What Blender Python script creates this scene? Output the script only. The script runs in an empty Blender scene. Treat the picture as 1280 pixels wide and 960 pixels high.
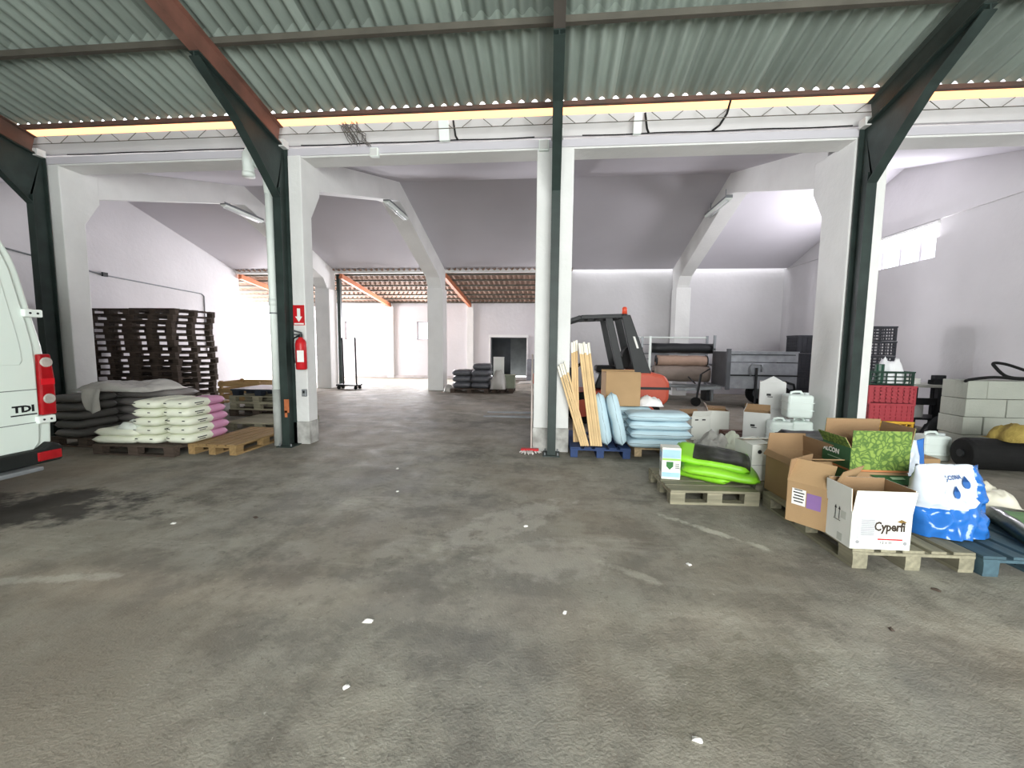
import bpy, bmesh, math, random
from mathutils import Vector, Matrix, noise
from math import sin, cos, pi, radians as R
rnd = random.Random(7)
S = bpy.context.scene
C = S.collection

# ------------------------------------------------------------------ camera
F_PX, YAW, PIT, ROL, EYE = 527.7, .0943, .0909, .0104, 1.55
cam = bpy.data.cameras.new('camera'); cam.sensor_width = 36; cam.lens = 36 * F_PX / 1280
cam.clip_start = .05; cam.clip_end = 300
co = bpy.data.objects.new('camera', cam); C.objects.link(co)
d = Vector((-sin(YAW)*cos(PIT), cos(YAW)*cos(PIT), -sin(PIT)))
r0 = Vector((cos(YAW), sin(YAW), 0)); u0 = r0.cross(d)
rr = cos(ROL)*r0 + sin(ROL)*u0; uu = -sin(ROL)*r0 + cos(ROL)*u0
co.matrix_world = Matrix(((rr.x, uu.x, -d.x, 0), (rr.y, uu.y, -d.y, 0), (rr.z, uu.z, -d.z, EYE), (0, 0, 0, 1)))
S.camera = co

# ------------------------------------------------------------------ world, light, exposure
S.view_settings.view_transform = 'Standard'; S.view_settings.look = 'None'
S.view_settings.gamma = 1; S.view_settings.use_curve_mapping = False
S.view_settings.exposure = 0.0
w = bpy.data.worlds.new('sky'); S.world = w; w.use_nodes = True
bg = w.node_tree.nodes['Background']; bg.inputs[0].default_value = (.95, .97, 1, 1); bg.inputs[1].default_value = 4.5
S.cycles.use_denoising = True
S.cycles.max_bounces = 10; S.cycles.diffuse_bounces = 6; S.cycles.sample_clamp_indirect = 6
def area(name, loc, rot, sx, sy, power, col):
    l = bpy.data.lights.new(name, 'AREA'); l.shape = 'RECTANGLE'; l.size = sx; l.size_y = sy
    l.energy = power; l.color = col
    o = bpy.data.objects.new(name, l); C.objects.link(o); o.location = loc; o.rotation_euler = rot
    return o
# daylight through the building's openings: each lamp stands in its gate or window
area('gate_daylight', (1.8, -4.6, 2.3), (R(90), 0, 0), 6.0, 4.2, 1080, (.96, 1, .96))
area('side_gate_daylight', (-15.7, 16.8, 1.9), (R(90), 0, R(-90)), 3.6, 3.2, 3000, (.96, .95, 1))
area('far_window_daylight', (-9.15, 19.0, 2.18), (R(-90), 0, 0), 1.1, .8, 500, (.96, .95, 1))
area('far_window_daylight_2', (-5.7, 19.0, 2.18), (R(-90), 0, 0), 1.1, .8, 500, (.96, .95, 1))
area('right_window_daylight', (7.42, 10.3, 3.68), (R(115), 0, R(90)), 2.2, .6, 210, (.97, .95, 1))
sl = bpy.data.lights.new('sun', 'SUN'); sl.energy = 4; sl.angle = R(3); sl.color = (1, .93, .82)
so_ = bpy.data.objects.new('sun', sl); C.objects.link(so_); so_.rotation_euler = (R(-38), 0, R(8))

# ------------------------------------------------------------------ helpers
def lin(h):
    v = [int(h[i:i+2], 16)/255 for i in (1, 3, 5)]
    return tuple(x/12.92 if x <= .04045 else ((x+.055)/1.055)**2.4 for x in v)
MATS = {}
def mat(name, col, rough=.75, var=.15, scale=4, bump=.1, bscale=60, metal=0, rand=.06, stretch=None, col2=None, trans=None, spec=.35, coat=0):
    if name in MATS: return MATS[name]
    m = bpy.data.materials.new(name); m.use_nodes = True; MATS[name] = m
    nt = m.node_tree; N = nt.nodes; L = nt.links; b = N['Principled BSDF']
    c = lin(col) if isinstance(col, str) else col
    c2 = (lin(col2) if isinstance(col2, str) else col2) if col2 else tuple(min(1, x*(1+var)) for x in c)
    c1 = c if col2 else tuple(x*(1-var) for x in c)
    tc = N.new('ShaderNodeTexCoord'); vec = tc.outputs['Object']
    if stretch:
        mp = N.new('ShaderNodeMapping'); mp.inputs['Scale'].default_value = stretch; L.new(vec, mp.inputs[0]); vec = mp.outputs[0]
    n1 = N.new('ShaderNodeTexNoise'); n1.inputs['Scale'].default_value = scale; n1.inputs['Detail'].default_value = 5; L.new(vec, n1.inputs[0])
    rp = N.new('ShaderNodeMapRange'); rp.inputs[1].default_value = .3; rp.inputs[2].default_value = .7; L.new(n1.outputs[0], rp.inputs[0])
    mx = N.new('ShaderNodeMix'); mx.data_type = 'RGBA'; mx.inputs[6].default_value = (*c1, 1); mx.inputs[7].default_value = (*c2, 1)
    L.new(rp.outputs[0], mx.inputs[0]); out = mx.outputs[2]
    if rand:
        oi = N.new('ShaderNodeObjectInfo'); mr = N.new('ShaderNodeMapRange'); mr.inputs[3].default_value = 1-rand; mr.inputs[4].default_value = 1+rand
        L.new(oi.outputs['Random'], mr.inputs[0])
        hs = N.new('ShaderNodeHueSaturation'); L.new(mr.outputs[0], hs.inputs['Value']); L.new(out, hs.inputs['Color']); out = hs.outputs[0]
    L.new(out, b.inputs['Base Color'])
    b.inputs['Roughness'].default_value = rough; b.inputs['Metallic'].default_value = metal
    b.inputs['Specular IOR Level'].default_value = spec
    if coat: b.inputs['Coat Weight'].default_value = coat
    if bump:
        n2 = N.new('ShaderNodeTexNoise'); n2.inputs['Scale'].default_value = bscale; n2.inputs['Detail'].default_value = 4; L.new(vec, n2.inputs[0])
        bp = N.new('ShaderNodeBump'); bp.inputs['Strength'].default_value = bump; bp.inputs['Distance'].default_value = .02
        L.new(n2.outputs[0], bp.inputs['Height']); L.new(bp.outputs[0], b.inputs['Normal'])
    if trans:
        t = N.new('ShaderNodeBsdfTranslucent'); t.inputs[0].default_value = (*c, 1)
        ms = N.new('ShaderNodeMixShader'); ms.inputs[0].default_value = trans
        L.new(b.outputs[0], ms.inputs[1]); L.new(t.outputs[0], ms.inputs[2]); L.new(ms.outputs[0], N['Material Output'].inputs[0])
    return m

class MB:
    def __init__(s): s.v = []; s.f = []; s.m = []
    def add(s, vs, fs, m=0):
        o = len(s.v); s.v += [tuple(x) for x in vs]; s.f += [tuple(i+o for i in f) for f in fs]; s.m += [m]*len(fs); return s
    def box(s, c, z, rot=None, m=0, taper=1):
        x, y, h = z[0]/2, z[1]/2, z[2]/2
        vs = [Vector((a*x*(taper if k < 0 else 1), b*y*(taper if k < 0 else 1), k*h)) for k in (-1, 1) for a, b in ((-1, -1), (1, -1), (1, 1), (-1, 1))]
        if rot is not None:
            M = rot if isinstance(rot, Matrix) else Matrix.Rotation(rot, 3, 'Z')
            vs = [M @ v for v in vs]
        c = Vector(c)
        return s.add([v+c for v in vs], [(3, 2, 1, 0), (4, 5, 6, 7), (0, 1, 5, 4), (1, 2, 6, 5), (2, 3, 7, 6), (3, 0, 4, 7)], m)
    def bar(s, a, b, wx, wy, m=0, up=(0, 0, 1)):
        a, b = Vector(a), Vector(b); z = (b-a).normalized(); u = Vector(up)
        if abs(z.dot(u)) > .98: u = Vector((0, 1, 0))
        x = u.cross(z).normalized(); y = z.cross(x)
        vs = [p + x*i*wx/2 + y*j*wy/2 for p in (a, b) for i, j in ((-1, -1), (1, -1), (1, 1), (-1, 1))]
        return s.add(vs, [(3, 2, 1, 0), (4, 5, 6, 7), (0, 1, 5, 4), (1, 2, 6, 5), (2, 3, 7, 6), (3, 0, 4, 7)], m)
    def tube(s, pts, r, n=8, m=0, caps=True):
        pts = [Vector(p) for p in pts]; vs = []; fs = []; k = len(pts); u = None
        rs = r if isinstance(r, (list, tuple)) else [r]*k
        for i, p in enumerate(pts):
            t = (pts[min(i+1, k-1)] - pts[max(i-1, 0)]).normalized()
            if u is None: u = t.orthogonal().normalized()
            u = (u - t*u.dot(t)).normalized(); v = t.cross(u)
            vs += [p + (u*cos(2*pi*j/n) + v*sin(2*pi*j/n))*rs[i] for j in range(n)]
        for i in range(k-1):
            for j in range(n):
                fs.append((i*n+j, i*n+(j+1) % n, (i+1)*n+(j+1) % n, (i+1)*n+j))
        if caps: fs += [tuple(range(n))[::-1], tuple(range((k-1)*n, k*n))]
        return s.add(vs, fs, m)
    def prism(s, poly, ax, a, b, m=0):
        n = len(poly)
        def pt(p, h): return (h, p[0], p[1]) if ax == 'x' else ((p[0], h, p[1]) if ax == 'y' else (p[0], p[1], h))
        return s.add([pt(p, a) for p in poly]+[pt(p, b) for p in poly],
                     [tuple(range(n))[::-1], tuple(range(n, 2*n))]+[(i, (i+1) % n, n+(i+1) % n, n+i) for i in range(n)], m)
    def build(s, name, mats, parent=None, smooth=False, bevel=0, loc=None, seg=2):
        me = bpy.data.meshes.new(name); me.from_pydata(s.v, [], s.f)
        ml = mats if isinstance(mats, (list, tuple)) else [mats]
        for k in ml: me.materials.append(k)
        if len(ml) > 1: me.polygons.foreach_set('material_index', s.m)
        bm = bmesh.new(); bm.from_mesh(me); bmesh.ops.recalc_face_normals(bm, faces=bm.faces); bm.to_mesh(me); bm.free()
        if smooth: me.polygons.foreach_set('use_smooth', [True]*len(me.polygons))
        return link(name, me, parent, bevel, loc, seg)
def link(name, me, parent=None, bevel=0, loc=None, seg=2):
    o = bpy.data.objects.new(name, me); C.objects.link(o); o.parent = parent
    if loc is not None: o.location = loc
    if bevel:
        b = o.modifiers.new('bevel', 'BEVEL'); b.width = bevel; b.segments = seg; b.limit_method = 'ANGLE'; b.harden_normals = False
    return o
def tag(o, label=None, cat=None, group=None, kind=None):
    if label: o['label'] = label
    if cat: o['category'] = cat
    if group: o['group'] = group
    if kind: o['kind'] = kind
    return o
def thing(name, label, cat, loc=(0, 0, 0), rz=0, group=None):
    o = bpy.data.objects.new(name, None); C.objects.link(o); o.empty_display_size = .1
    o.location = loc; o.rotation_euler = (0, 0, rz) if not isinstance(rz, tuple) else rz
    return tag(o, label, cat, group)
def struct(name, label=None):
    o = bpy.data.objects.new(name, None); C.objects.link(o); o.empty_display_size = .1; o['kind'] = 'structure'
    if label: o['label'] = label
    return o
def dup(o, loc=None, rz=None, label=None, group=None, parent=None):
    c = o.copy(); C.objects.link(c); c.parent = parent
    if loc is not None: c.location = loc
    if rz is not None: c.rotation_euler = (0, 0, rz) if not isinstance(rz, tuple) else rz
    if label: c['label'] = label
    if group: c['group'] = group
    for ch in list(KIDS(o)): dup(ch, parent=c)
    return c
def KIDS(o): return [x for x in o.children]
def text(body, size, name, m, parent, loc, rot, align='CENTER', bold=0, sx=1):
    cu = bpy.data.curves.new(name, 'FONT'); cu.body = body; cu.size = size; cu.align_x = align; cu.align_y = 'CENTER'
    cu.extrude = .0006; cu.offset = bold; cu.resolution_u = 2
    t = bpy.data.objects.new('tmp', cu); C.objects.link(t)
    bpy.context.view_layer.update()
    me = bpy.data.meshes.new_from_object(t.evaluated_get(bpy.context.evaluated_depsgraph_get()))
    bpy.data.objects.remove(t); me.materials.clear(); me.materials.append(m)
    o = link(name, me, parent, 0, loc); o.rotation_euler = rot; o.scale = (sx, 1, 1)
    return o
ORD = ['first', 'second', 'third', 'fourth', 'fifth', 'sixth', 'seventh', 'eighth', 'ninth', 'tenth', 'eleventh', 'twelfth', 'thirteenth', 'fourteenth', 'fifteenth', 'sixteenth', 'seventeenth', 'eighteenth']
def nth_top(k, n): return 'topmost' if k == n-1 else ('bottom one' if k == 0 else ORD[n-1-k]+' from the top')

# ------------------------------------------------------------------ materials
M_wall = mat('limewashed_wall', '#c9c7c9', .9, .05, .8, .35, 9, rand=0)
M_white = mat('painted_concrete', '#dcdcda', .85, .06, 1.5, .3, 14, rand=0)
M_ceil = mat('painted_ceiling', '#bfbcc2', .9, .04, .6, .1, 8, rand=0)
M_sheet = mat('fibre_cement', '#66716a', .92, .3, 1.1, .3, 30, rand=.24, stretch=(1.4, .3, 1), col2='#97a29a')
M_tile = mat('brown_sheet', '#8a7263', .9, .2, 2, .2, 30, rand=.1)
M_green = mat('dark_green_steel', '#2a3532', .5, .25, 5, .08, 40, rand=0)
M_rust = mat('red_oxide_steel', '#54453e', .7, .2, 3, .15, 50, rand=0, col2='#6d4d42')
M_orange = mat('orange_primer_steel', '#b5704f', .7, .12, 3, .1, 50, rand=0)
M_purlin = mat('grey_purlin', '#57544c', .75, .15, 3, .1, 50, rand=0)
M_strip = mat('peach_translucent_strip', '#ffcfaa', .6, .1, 2.5, 0, rand=0, col2='#ffe4bd', trans=.9)
M_dk = mat('black_steel', '#1c1e20', .5, .2, 6, .08, 60)
M_rub = mat('black_rubber', '#0d0d0d', .8, .2, 9, .2, 90)
M_grey = mat('grey_steel', '#8c9093', .45, .12, 5, .06, 60, metal=.4)
M_galv = mat('galvanised_sheet', '#9a9da2', .4, .15, 7, .05, 80, metal=.6)
M_plastw = mat('white_plastic', '#e4ebe6', .45, .04, 3, .03, 60)
M_wood = mat('pallet_wood', '#8f806c', .85, .25, 5, .3, 40, rand=.14, stretch=(.6, 6, 6))
M_wooddk = mat('dark_weathered_wood', '#4a3f37', .9, .3, 5, .3, 40, rand=.25, stretch=(.6, 6, 6))
M_woodlt = mat('new_pine', '#d9b98a', .8, .12, 4, .15, 30, rand=.08, stretch=(6, 6, .5))
M_woodbr = mat('warm_pallet_wood', '#957a52', .85, .2, 5, .3, 40, rand=.14, stretch=(.6, 6, 6))
M_woodgr = mat('grey_pallet_wood', '#8b8672', .88, .22, 5, .3, 40, rand=.14, stretch=(.6, 6, 6))
M_card = mat('cardboard', '#a68864', .85, .07, 3, .08, 60, rand=.04)
M_cardin = mat('cardboard_inside', '#957859', .9, .08, 3, .08, 60, rand=.04)
M_cardw = mat('white_cardboard', '#e6e7e0', .8, .05, 3, .05, 60, rand=.03)
M_cardg = mat('grey_white_cardboard', '#cfcfcd', .8, .05, 3, .05, 60, rand=.03)
M_ink = mat('dark_ink', '#2b2b2c', .7, .1, 3, 0, rand=0)
M_paper = mat('white_paper_label', '#eceae6', .7, .04, 5, 0, rand=0)
M_red = mat('red_paint', '#c21f26', .35, .1, 5, 0, rand=0)
# ------------------------------------------------------------------ floor
def floor_mat():
    m = bpy.data.materials.new('worn_concrete_floor'); m.use_nodes = True
    nt = m.node_tree; N = nt.nodes; L = nt.links; b = N['Principled BSDF']; tc = N.new('ShaderNodeTexCoord')
    def nz(scale, det=6, rough=.6, sc=None, rot=0):
        v = tc.outputs['Object']
        if sc:
            mp = N.new('ShaderNodeMapping'); mp.inputs['Scale'].default_value = sc; mp.inputs['Rotation'].default_value = (0, 0, rot); L.new(v, mp.inputs[0]); v = mp.outputs[0]
        n = N.new('ShaderNodeTexNoise'); n.inputs['Scale'].default_value = scale; n.inputs['Detail'].default_value = det; n.inputs['Roughness'].default_value = rough
        L.new(v, n.inputs[0]); return n.outputs[0]
    def rng(x, a, bb, lo=0, hi=1):
        q = N.new('ShaderNodeMapRange'); q.inputs[1].default_value = a; q.inputs[2].default_value = bb; q.inputs[3].default_value = lo; q.inputs[4].default_value = hi; L.new(x, q.inputs[0]); return q.outputs[0]
    def mix(f, a, c):
        q = N.new('ShaderNodeMix'); q.data_type = 'RGBA'; L.new(f, q.inputs[0])
        if isinstance(a, tuple): q.inputs[6].default_value = (*a, 1)
        else: L.new(a, q.inputs[6])
        if isinstance(c, tuple): q.inputs[7].default_value = (*c, 1)
        else: L.new(c, q.inputs[7])
        return q.outputs[2]
    k = mix(rng(nz(.55), .35, .65), lin('#6b675f'), lin('#8c887e'))
    k = mix(rng(nz(2.2, 8, .7), .42, .62, 0, .85), k, lin('#9f9b8f'))
    k = mix(rng(nz(1.1, 8, .65, (1, 1, 1)), .55, .75, 0, .6), k, lin('#504b43'))
    k = mix(rng(nz(1.6, 7, .65, (.35, 1.8, 1), R(28)), .56, .74, 0, .6), k, lin('#bbb7ab'))
    k = mix(rng(nz(1.3, 7, .65, (1.9, .3, 1), R(-24)), .58, .74, 0, .5), k, lin('#57544c'))
    k = mix(rng(nz(7, 6, .75), .55, .75, 0, .45), k, lin('#b0aca0'))
    k = mix(rng(nz(38, 3, .6), .66, .74, 0, .45), k, lin('#cfccc2'))
    k = mix(rng(nz(16, 5, .7), .56, .7, 0, .5), k, lin('#4a463e'))
    k = mix(rng(nz(30, 3, .6), .64, .75, 0, .5), k, lin('#45423c'))
    k = mix(rng(nz(.38, 4), .45, .65, 0, .55), k, lin('#877b6c')); k = mix(rng(nz(.7, 4, .5, (1, .6, 1), R(50)), .5, .68, 0, .45), k, lin('#757371'))
    # tyre tread prints: two faint banded tracks
    sp = N.new('ShaderNodeSeparateXYZ'); L.new(tc.outputs['Object'], sp.inputs[0])
    def mth(op, a, c=None):
        q = N.new('ShaderNodeMath'); q.operation = op
        for i, v_ in enumerate((a, c)):
            if v_ is None: continue
            if isinstance(v_, (int, float)): q.inputs[i].default_value = v_
            else: L.new(v_, q.inputs[i])
        return q.outputs[0]
    for a_, b_, ww in ((-.28, -.62, .13), (.22, .55, .12), (.9, -5.2, .12)):
        off = mth('ADD', mth('SUBTRACT', mth('SUBTRACT', sp.outputs[0], mth('MULTIPLY', sp.outputs[1], a_)), b_), mth('MULTIPLY', mth('SUBTRACT', nz(.35), .5), .3))
        ab = mth('ABSOLUTE', off)
        band = rng(mth('SINE', mth('ADD', mth('MULTIPLY', sp.outputs[1], 62), mth('MULTIPLY', ab, 45))), -.2, .6)
        msk = mth('MULTIPLY', rng(ab, ww, ww*.7), rng(nz(1.7), .46, .64, 0, .3))
        k = mix(mth('MULTIPLY', band, msk), k, lin('#58544b')); k = mix(mth('MULTIPLY', msk, .35), k, lin('#a9a598'))
    # chalky drag marks, and a dark patch painting oil and the parked van's shadow
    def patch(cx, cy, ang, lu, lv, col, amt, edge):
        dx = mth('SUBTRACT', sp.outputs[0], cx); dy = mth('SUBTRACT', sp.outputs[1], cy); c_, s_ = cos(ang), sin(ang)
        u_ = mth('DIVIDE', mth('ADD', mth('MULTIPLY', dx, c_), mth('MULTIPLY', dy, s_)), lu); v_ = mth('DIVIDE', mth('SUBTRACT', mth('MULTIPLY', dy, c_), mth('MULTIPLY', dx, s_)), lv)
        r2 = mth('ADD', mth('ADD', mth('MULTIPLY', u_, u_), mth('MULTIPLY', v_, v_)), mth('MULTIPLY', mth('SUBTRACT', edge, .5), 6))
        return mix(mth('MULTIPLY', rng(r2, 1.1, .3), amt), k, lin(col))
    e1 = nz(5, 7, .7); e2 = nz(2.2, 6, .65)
    for q in ((1.34, 3.62, -.72, .42, .05, '#cfcbbd', .6), (-3.3, 2.32, .2, .5, .06, '#bdbab0', .4), (.55, 2.85, -.6, .25, .05, '#c6c2b4', .35), (-.35, 3.6, .9, .8, .25, '#b5b0a6', .5), (.0, 2.95, .3, .5, .3, '#b0aaa0', .45), (-.9, 2.6, -.5, .5, .2, '#55514a', .4), (.9, 1.9, .6, .5, .25, '#56503f', .35)):
        k = patch(*q, e1)
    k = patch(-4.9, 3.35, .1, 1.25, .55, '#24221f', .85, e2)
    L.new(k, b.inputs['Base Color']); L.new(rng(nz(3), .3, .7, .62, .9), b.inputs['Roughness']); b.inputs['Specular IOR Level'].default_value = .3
    bp = N.new('ShaderNodeBump'); bp.inputs['Strength'].default_value = .45; bp.inputs['Distance'].default_value = .015
    ad = N.new('ShaderNodeMath'); ad.operation = 'ADD'; L.new(nz(14, 8, .7), ad.inputs[0]); L.new(nz(70, 3), ad.inputs[1])
    L.new(ad.outputs[0], bp.inputs['Height']); L.new(bp.outputs[0], b.inputs['Normal'])
    return m
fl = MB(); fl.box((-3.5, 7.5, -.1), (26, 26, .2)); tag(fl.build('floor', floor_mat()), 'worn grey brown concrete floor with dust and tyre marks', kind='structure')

# ------------------------------------------------------------------ walls
XL, XR, YB, YF = -11.4, 7.45, 14.75, 19.15      # left wall, right wall, back wall of the middle hall, far wall
def wallbox(name, parts, m=None, label=None):
    b = MB()
    for c, s in parts: b.box(c, s)
    o = b.build(name, m or M_wall); o['kind'] = 'structure'
    if label: o['label'] = label
    return o
def span(a, b): return ((a[0]+b[0])/2, (a[1]+b[1])/2, (a[2]+b[2])/2), (abs(b[0]-a[0]), abs(b[1]-a[1]), abs(b[2]-a[2]))
# middle hall left wall, with the front hall's left wall beyond the van
wallbox('wall_left', [span((XL-.3, 6.2, 0), (XL, 14.6, 5.6))], label='whitewashed left wall behind the stacked pallets')
wallbox('wall_left_front', [span((-12.6, -5, 0), (-12.3, 6.2, 7)), span((-12.6, 6.2, 0), (XL-.3, 6.5, 7))])
# right wall with its window opening (Y 9.2..11.25, Z 3.32..4.0)
wy0, wy1, wz0, wz1 = 9.25, 11.3, 3.36, 4.0
wallbox('wall_right', [span((XR, -5, 0), (XR+.3, 15, wz0)), span((XR, -5, wz1), (XR+.3, 15, 7)), span((XR, -5, wz0), (XR+.3, wy0, wz1)), span((XR, wy1, wz0), (XR+.3, 15, wz1))], label='whitewashed right wall with a high window')
wallbox('wall_back', [span((.15, YB, 0), (XR+.3, YB+.25, 4.35))], label='white back wall behind the rolls and trailer')
# far wall with two windows and a doorway
def far_wall():
    xs = [-16, -9.75, -8.6, -6.25, -5.15, -2.82, -1.16, .4]; P = []
    z0, z1, dz, top = 1.77, 2.6, 1.93, 3.75
    for i in range(len(xs)-1):
        a, b = xs[i], xs[i+1]
        if i in (1, 3): P += [span((a, YF, 0), (b, YF+.3, z0)), span((a, YF, z1), (b, YF+.3, top))]
        elif i == 5: P += [span((a, YF, dz), (b, YF+.3, top))]
        else: P += [span((a, YF, 0), (b, YF+.3, top))]
    return P
wallbox('wall_far', far_wall(), label='bright white far wall with two windows and a doorway')
wallbox('wall_far_left', [span((-16.2, 14.3, 0), (-16, 15.0, 4.6)), span((-16.2, 18.7, 0), (-16, 19.4, 4.6)), span((-16.2, 15, 3.7), (-16, 18.7, 4.6)), span((-16, 14.3, 0), (XL-.3, 14.6, 4.6))])
wallbox('wall_far_right', [span((.15, YB+.25, 0), (.4, YF, 4.6))])
# front hall end wall with the open gate behind the camera
wallbox('wall_front', [span((-12.6, -5.2, 0), (-1.6, -5, 8)), span((5.2, -5.2, 0), (7.8, -5, 8)), span((-1.6, -5.2, 4.6), (5.2, -5, 8))], label='end wall around the open gate')
# dark store room behind the doorway
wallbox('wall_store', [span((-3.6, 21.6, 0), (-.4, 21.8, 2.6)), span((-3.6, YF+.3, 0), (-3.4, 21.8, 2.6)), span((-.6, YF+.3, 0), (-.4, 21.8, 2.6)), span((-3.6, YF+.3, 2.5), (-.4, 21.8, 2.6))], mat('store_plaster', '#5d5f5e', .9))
st = MB()
for i in range(3): st.box((-1.5+.0*i, 20.6, .25+.55*i), (.9, .5, .5))
# doorway frame
t = struct('door_1', 'frameless doorway to a dark store room in the far wall')
b = MB(); b.box(((-2.82-1.16)/2, YF-.01, 1.97), (1.8, .06, .12)); b.build('lintel', M_white, t)
b = MB(); b.box((-2.84, YF-.01, .97), (.05, .06, 1.92)); b.build('jamb', M_white, t)
b = MB(); b.box((-1.14, YF-.01, .97), (.05, .06, 1.92)); b.build('jamb', M_white, t)
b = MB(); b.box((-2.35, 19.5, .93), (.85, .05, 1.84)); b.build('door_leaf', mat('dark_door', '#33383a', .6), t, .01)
# pilasters on the far wall and far ledge
for i, x in enumerate((-7.5, -3.75)):
    tag(MB().box((x, YF-.04, 1.7), (.3, .08, 3.4)).build('trim_%d' % (i+1), M_white), 'plastered pilaster on the far wall', kind='structure')
tag(MB().box((-7, YF-.03, .06), (18, .06, .12)).build('baseboard_far', mat('skirting', '#b5b0ae', .9)), kind='structure')
# ledge along the right wall above the window
tag(MB().box((XR-.015, 10.2, 4.10), (.03, 9, .035)).build('trim_3', M_wall), 'thin ledge along the right wall above the window', kind='structure')

# windows: frame, mullions, glass panes
def glass(name, col=(1, 1, 1)):
    m = bpy.data.materials.new(name); m.use_nodes = True; N = m.node_tree.nodes; L = m.node_tree.links
    N.remove(N['Principled BSDF'])
    t = N.new('ShaderNodeBsdfTransparent'); t.inputs[0].default_value = (.93, .94, .96, 1)
    g = N.new('ShaderNodeBsdfGlossy'); g.inputs['Roughness'].default_value = .1
    x = N.new('ShaderNodeMixShader'); x.inputs[0].default_value = .06
    L.new(t.outputs[0], x.inputs[1]); L.new(g.outputs[0], x.inputs[2]); L.new(x.outputs[0], N['Material Output'].inputs[0]); return m
M_glass = glass('window_glass')
def window(n, label, axis, fix, a0, a1, z0, z1, cols, rows=1):
    t = struct('window_%d' % n, label); f = MB()
    def bx(b, u0, u1, v0, v1, th):
        c = ((u0+u1)/2, (v0+v1)/2)
        if axis == 'x': b.box((fix, c[0], c[1]), (th, u1-u0, v1-v0))
        else: b.box((c[0], fix, c[1]), (u1-u0, th, v1-v0))
    bx(f, a0, a1, z0, z0+.04, .07); bx(f, a0, a1, z1-.04, z1, .07); bx(f, a0, a0+.04, z0, z1, .07); bx(f, a1-.04, a1, z0, z1, .07)
    fr = f.build('window_frame', mat('white_window_frame', '#d8d6dc', .5), t)
    wd = (a1-a0)/cols; hh = (z1-z0)/rows
    for i in range(1, cols):
        g = MB(); bx(g, a0+i*wd-.03, a0+i*wd+.03, z0, z1, .06); g.build('mullion', MATS['white_window_frame'], t)
    for j in range(1, rows):
        g = MB(); bx(g, a0, a1, z0+j*hh-.02, z0+j*hh+.02, .06); g.build('transom', MATS['white_window_frame'], t)
    for i in range(cols):
        for j in range(rows):
            g = MB(); bx(g, a0+i*wd+.02, a0+(i+1)*wd-.02, z0+j*hh+.02, z0+(j+1)*hh-.02, .006); g.build('pane', M_glass, t)
    return t
window(1, 'high strip window of four panes in the right wall', 'x', XR+.16, wy0, wy1, wz0, wz1, 4)
window(2, 'bright left window in the far wall', 'y', YF+.15, -9.75, -8.6, 1.77, 2.6, 2)
window(3, 'bright window in the far wall behind the far column', 'y', YF+.15, -6.25, -5.15, 1.77, 2.6, 2)
tag(MB().box((XR+.02, (wy0+wy1)/2, wz1+.03), (.12, wy1-wy0+.1, .05)).build('trim_4', M_white), 'white lintel over the right wall window', kind='structure')

# ------------------------------------------------------------------ middle hall: ceiling, frames, eave beam
RY, RZ = 10.2, 5.42; Y0, Z0 = 6.1, 4.27; Y1, Z1 = 14.55, 4.1
t = struct('ceiling', 'smooth white double pitched ceiling of the middle hall')
MB().prism([(Y0, Z0), (RY, RZ), (RY, RZ+.1), (Y0, Z0+.1)], 'x', XL-.3, XR+.3).build('near_slope', M_ceil, t)
MB().prism([(RY, RZ), (Y1, Z1), (Y1, Z1+.1), (RY, RZ+.1)], 'x', XL-.3, XR+.3).build('far_slope', M_ceil, t)
COLS = [(-8.15, -7.68, 6.12, 6.45), (-4.2, -3.70, 6.08, 6.33), (-.26, .25, 6.12, 6.6), (3.86, 4.27, 6.12, 6.74)]
NM = ['beside the van', 'with the red extinguisher sign', 'behind the leaning timber', 'beside the red crates']
M_dirty = mat('stained_column_foot', '#c9c8c4', .9, .15, 6, .5, 18, rand=0, col2='#8f8d88')
for i, (x0, x1, y0, y1) in enumerate(COLS):
    t = struct('concrete_portal_frame', 'white concrete column and roof beam ' + NM[i])
    c = MB(); c.prism([(y0, .35), (y1, .35), (y1, 3.45), (y1+.25, 3.85), (y1+.25, 4.3), (y0, 4.27)], 'x', x0, x1); c.build('column', M_white, t, bevel=.012)
    MB().box(((x0+x1)/2, (y0+y1)/2, .175), (x1-x0+.012, y1-y0+.012, .35)).build('column_foot', M_dirty, t, bevel=.01)
    a, bb = x0+.02, x1-.02
    zt = Z0+(y1-Y0)*(RZ-Z0)/(RY-Y0)
    c = MB(); c.prism([(y1-.02, 3.86), (RY-.25, 4.92), (RY, 4.97), (RY, RZ), (y1-.02, zt)], 'x', a, bb); c.build('near_beam', M_white, t)
    c = MB(); c.prism([(RY, 4.97), (RY+.25, 4.9), (13.75, 3.75), (13.95, 3.5), (14.0, 3.4), (14.5, 3.4), (Y1, Z1), (RY, RZ)], 'x', a, bb); c.build('far_beam', M_white, t)
    c = MB(); c.prism([(13.98, 0), (14.5, 0), (14.5, 3.42), (13.98, 3.42)], 'x', x0, x1+.04); c.build('far_column', M_white, t, bevel=.012)
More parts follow.
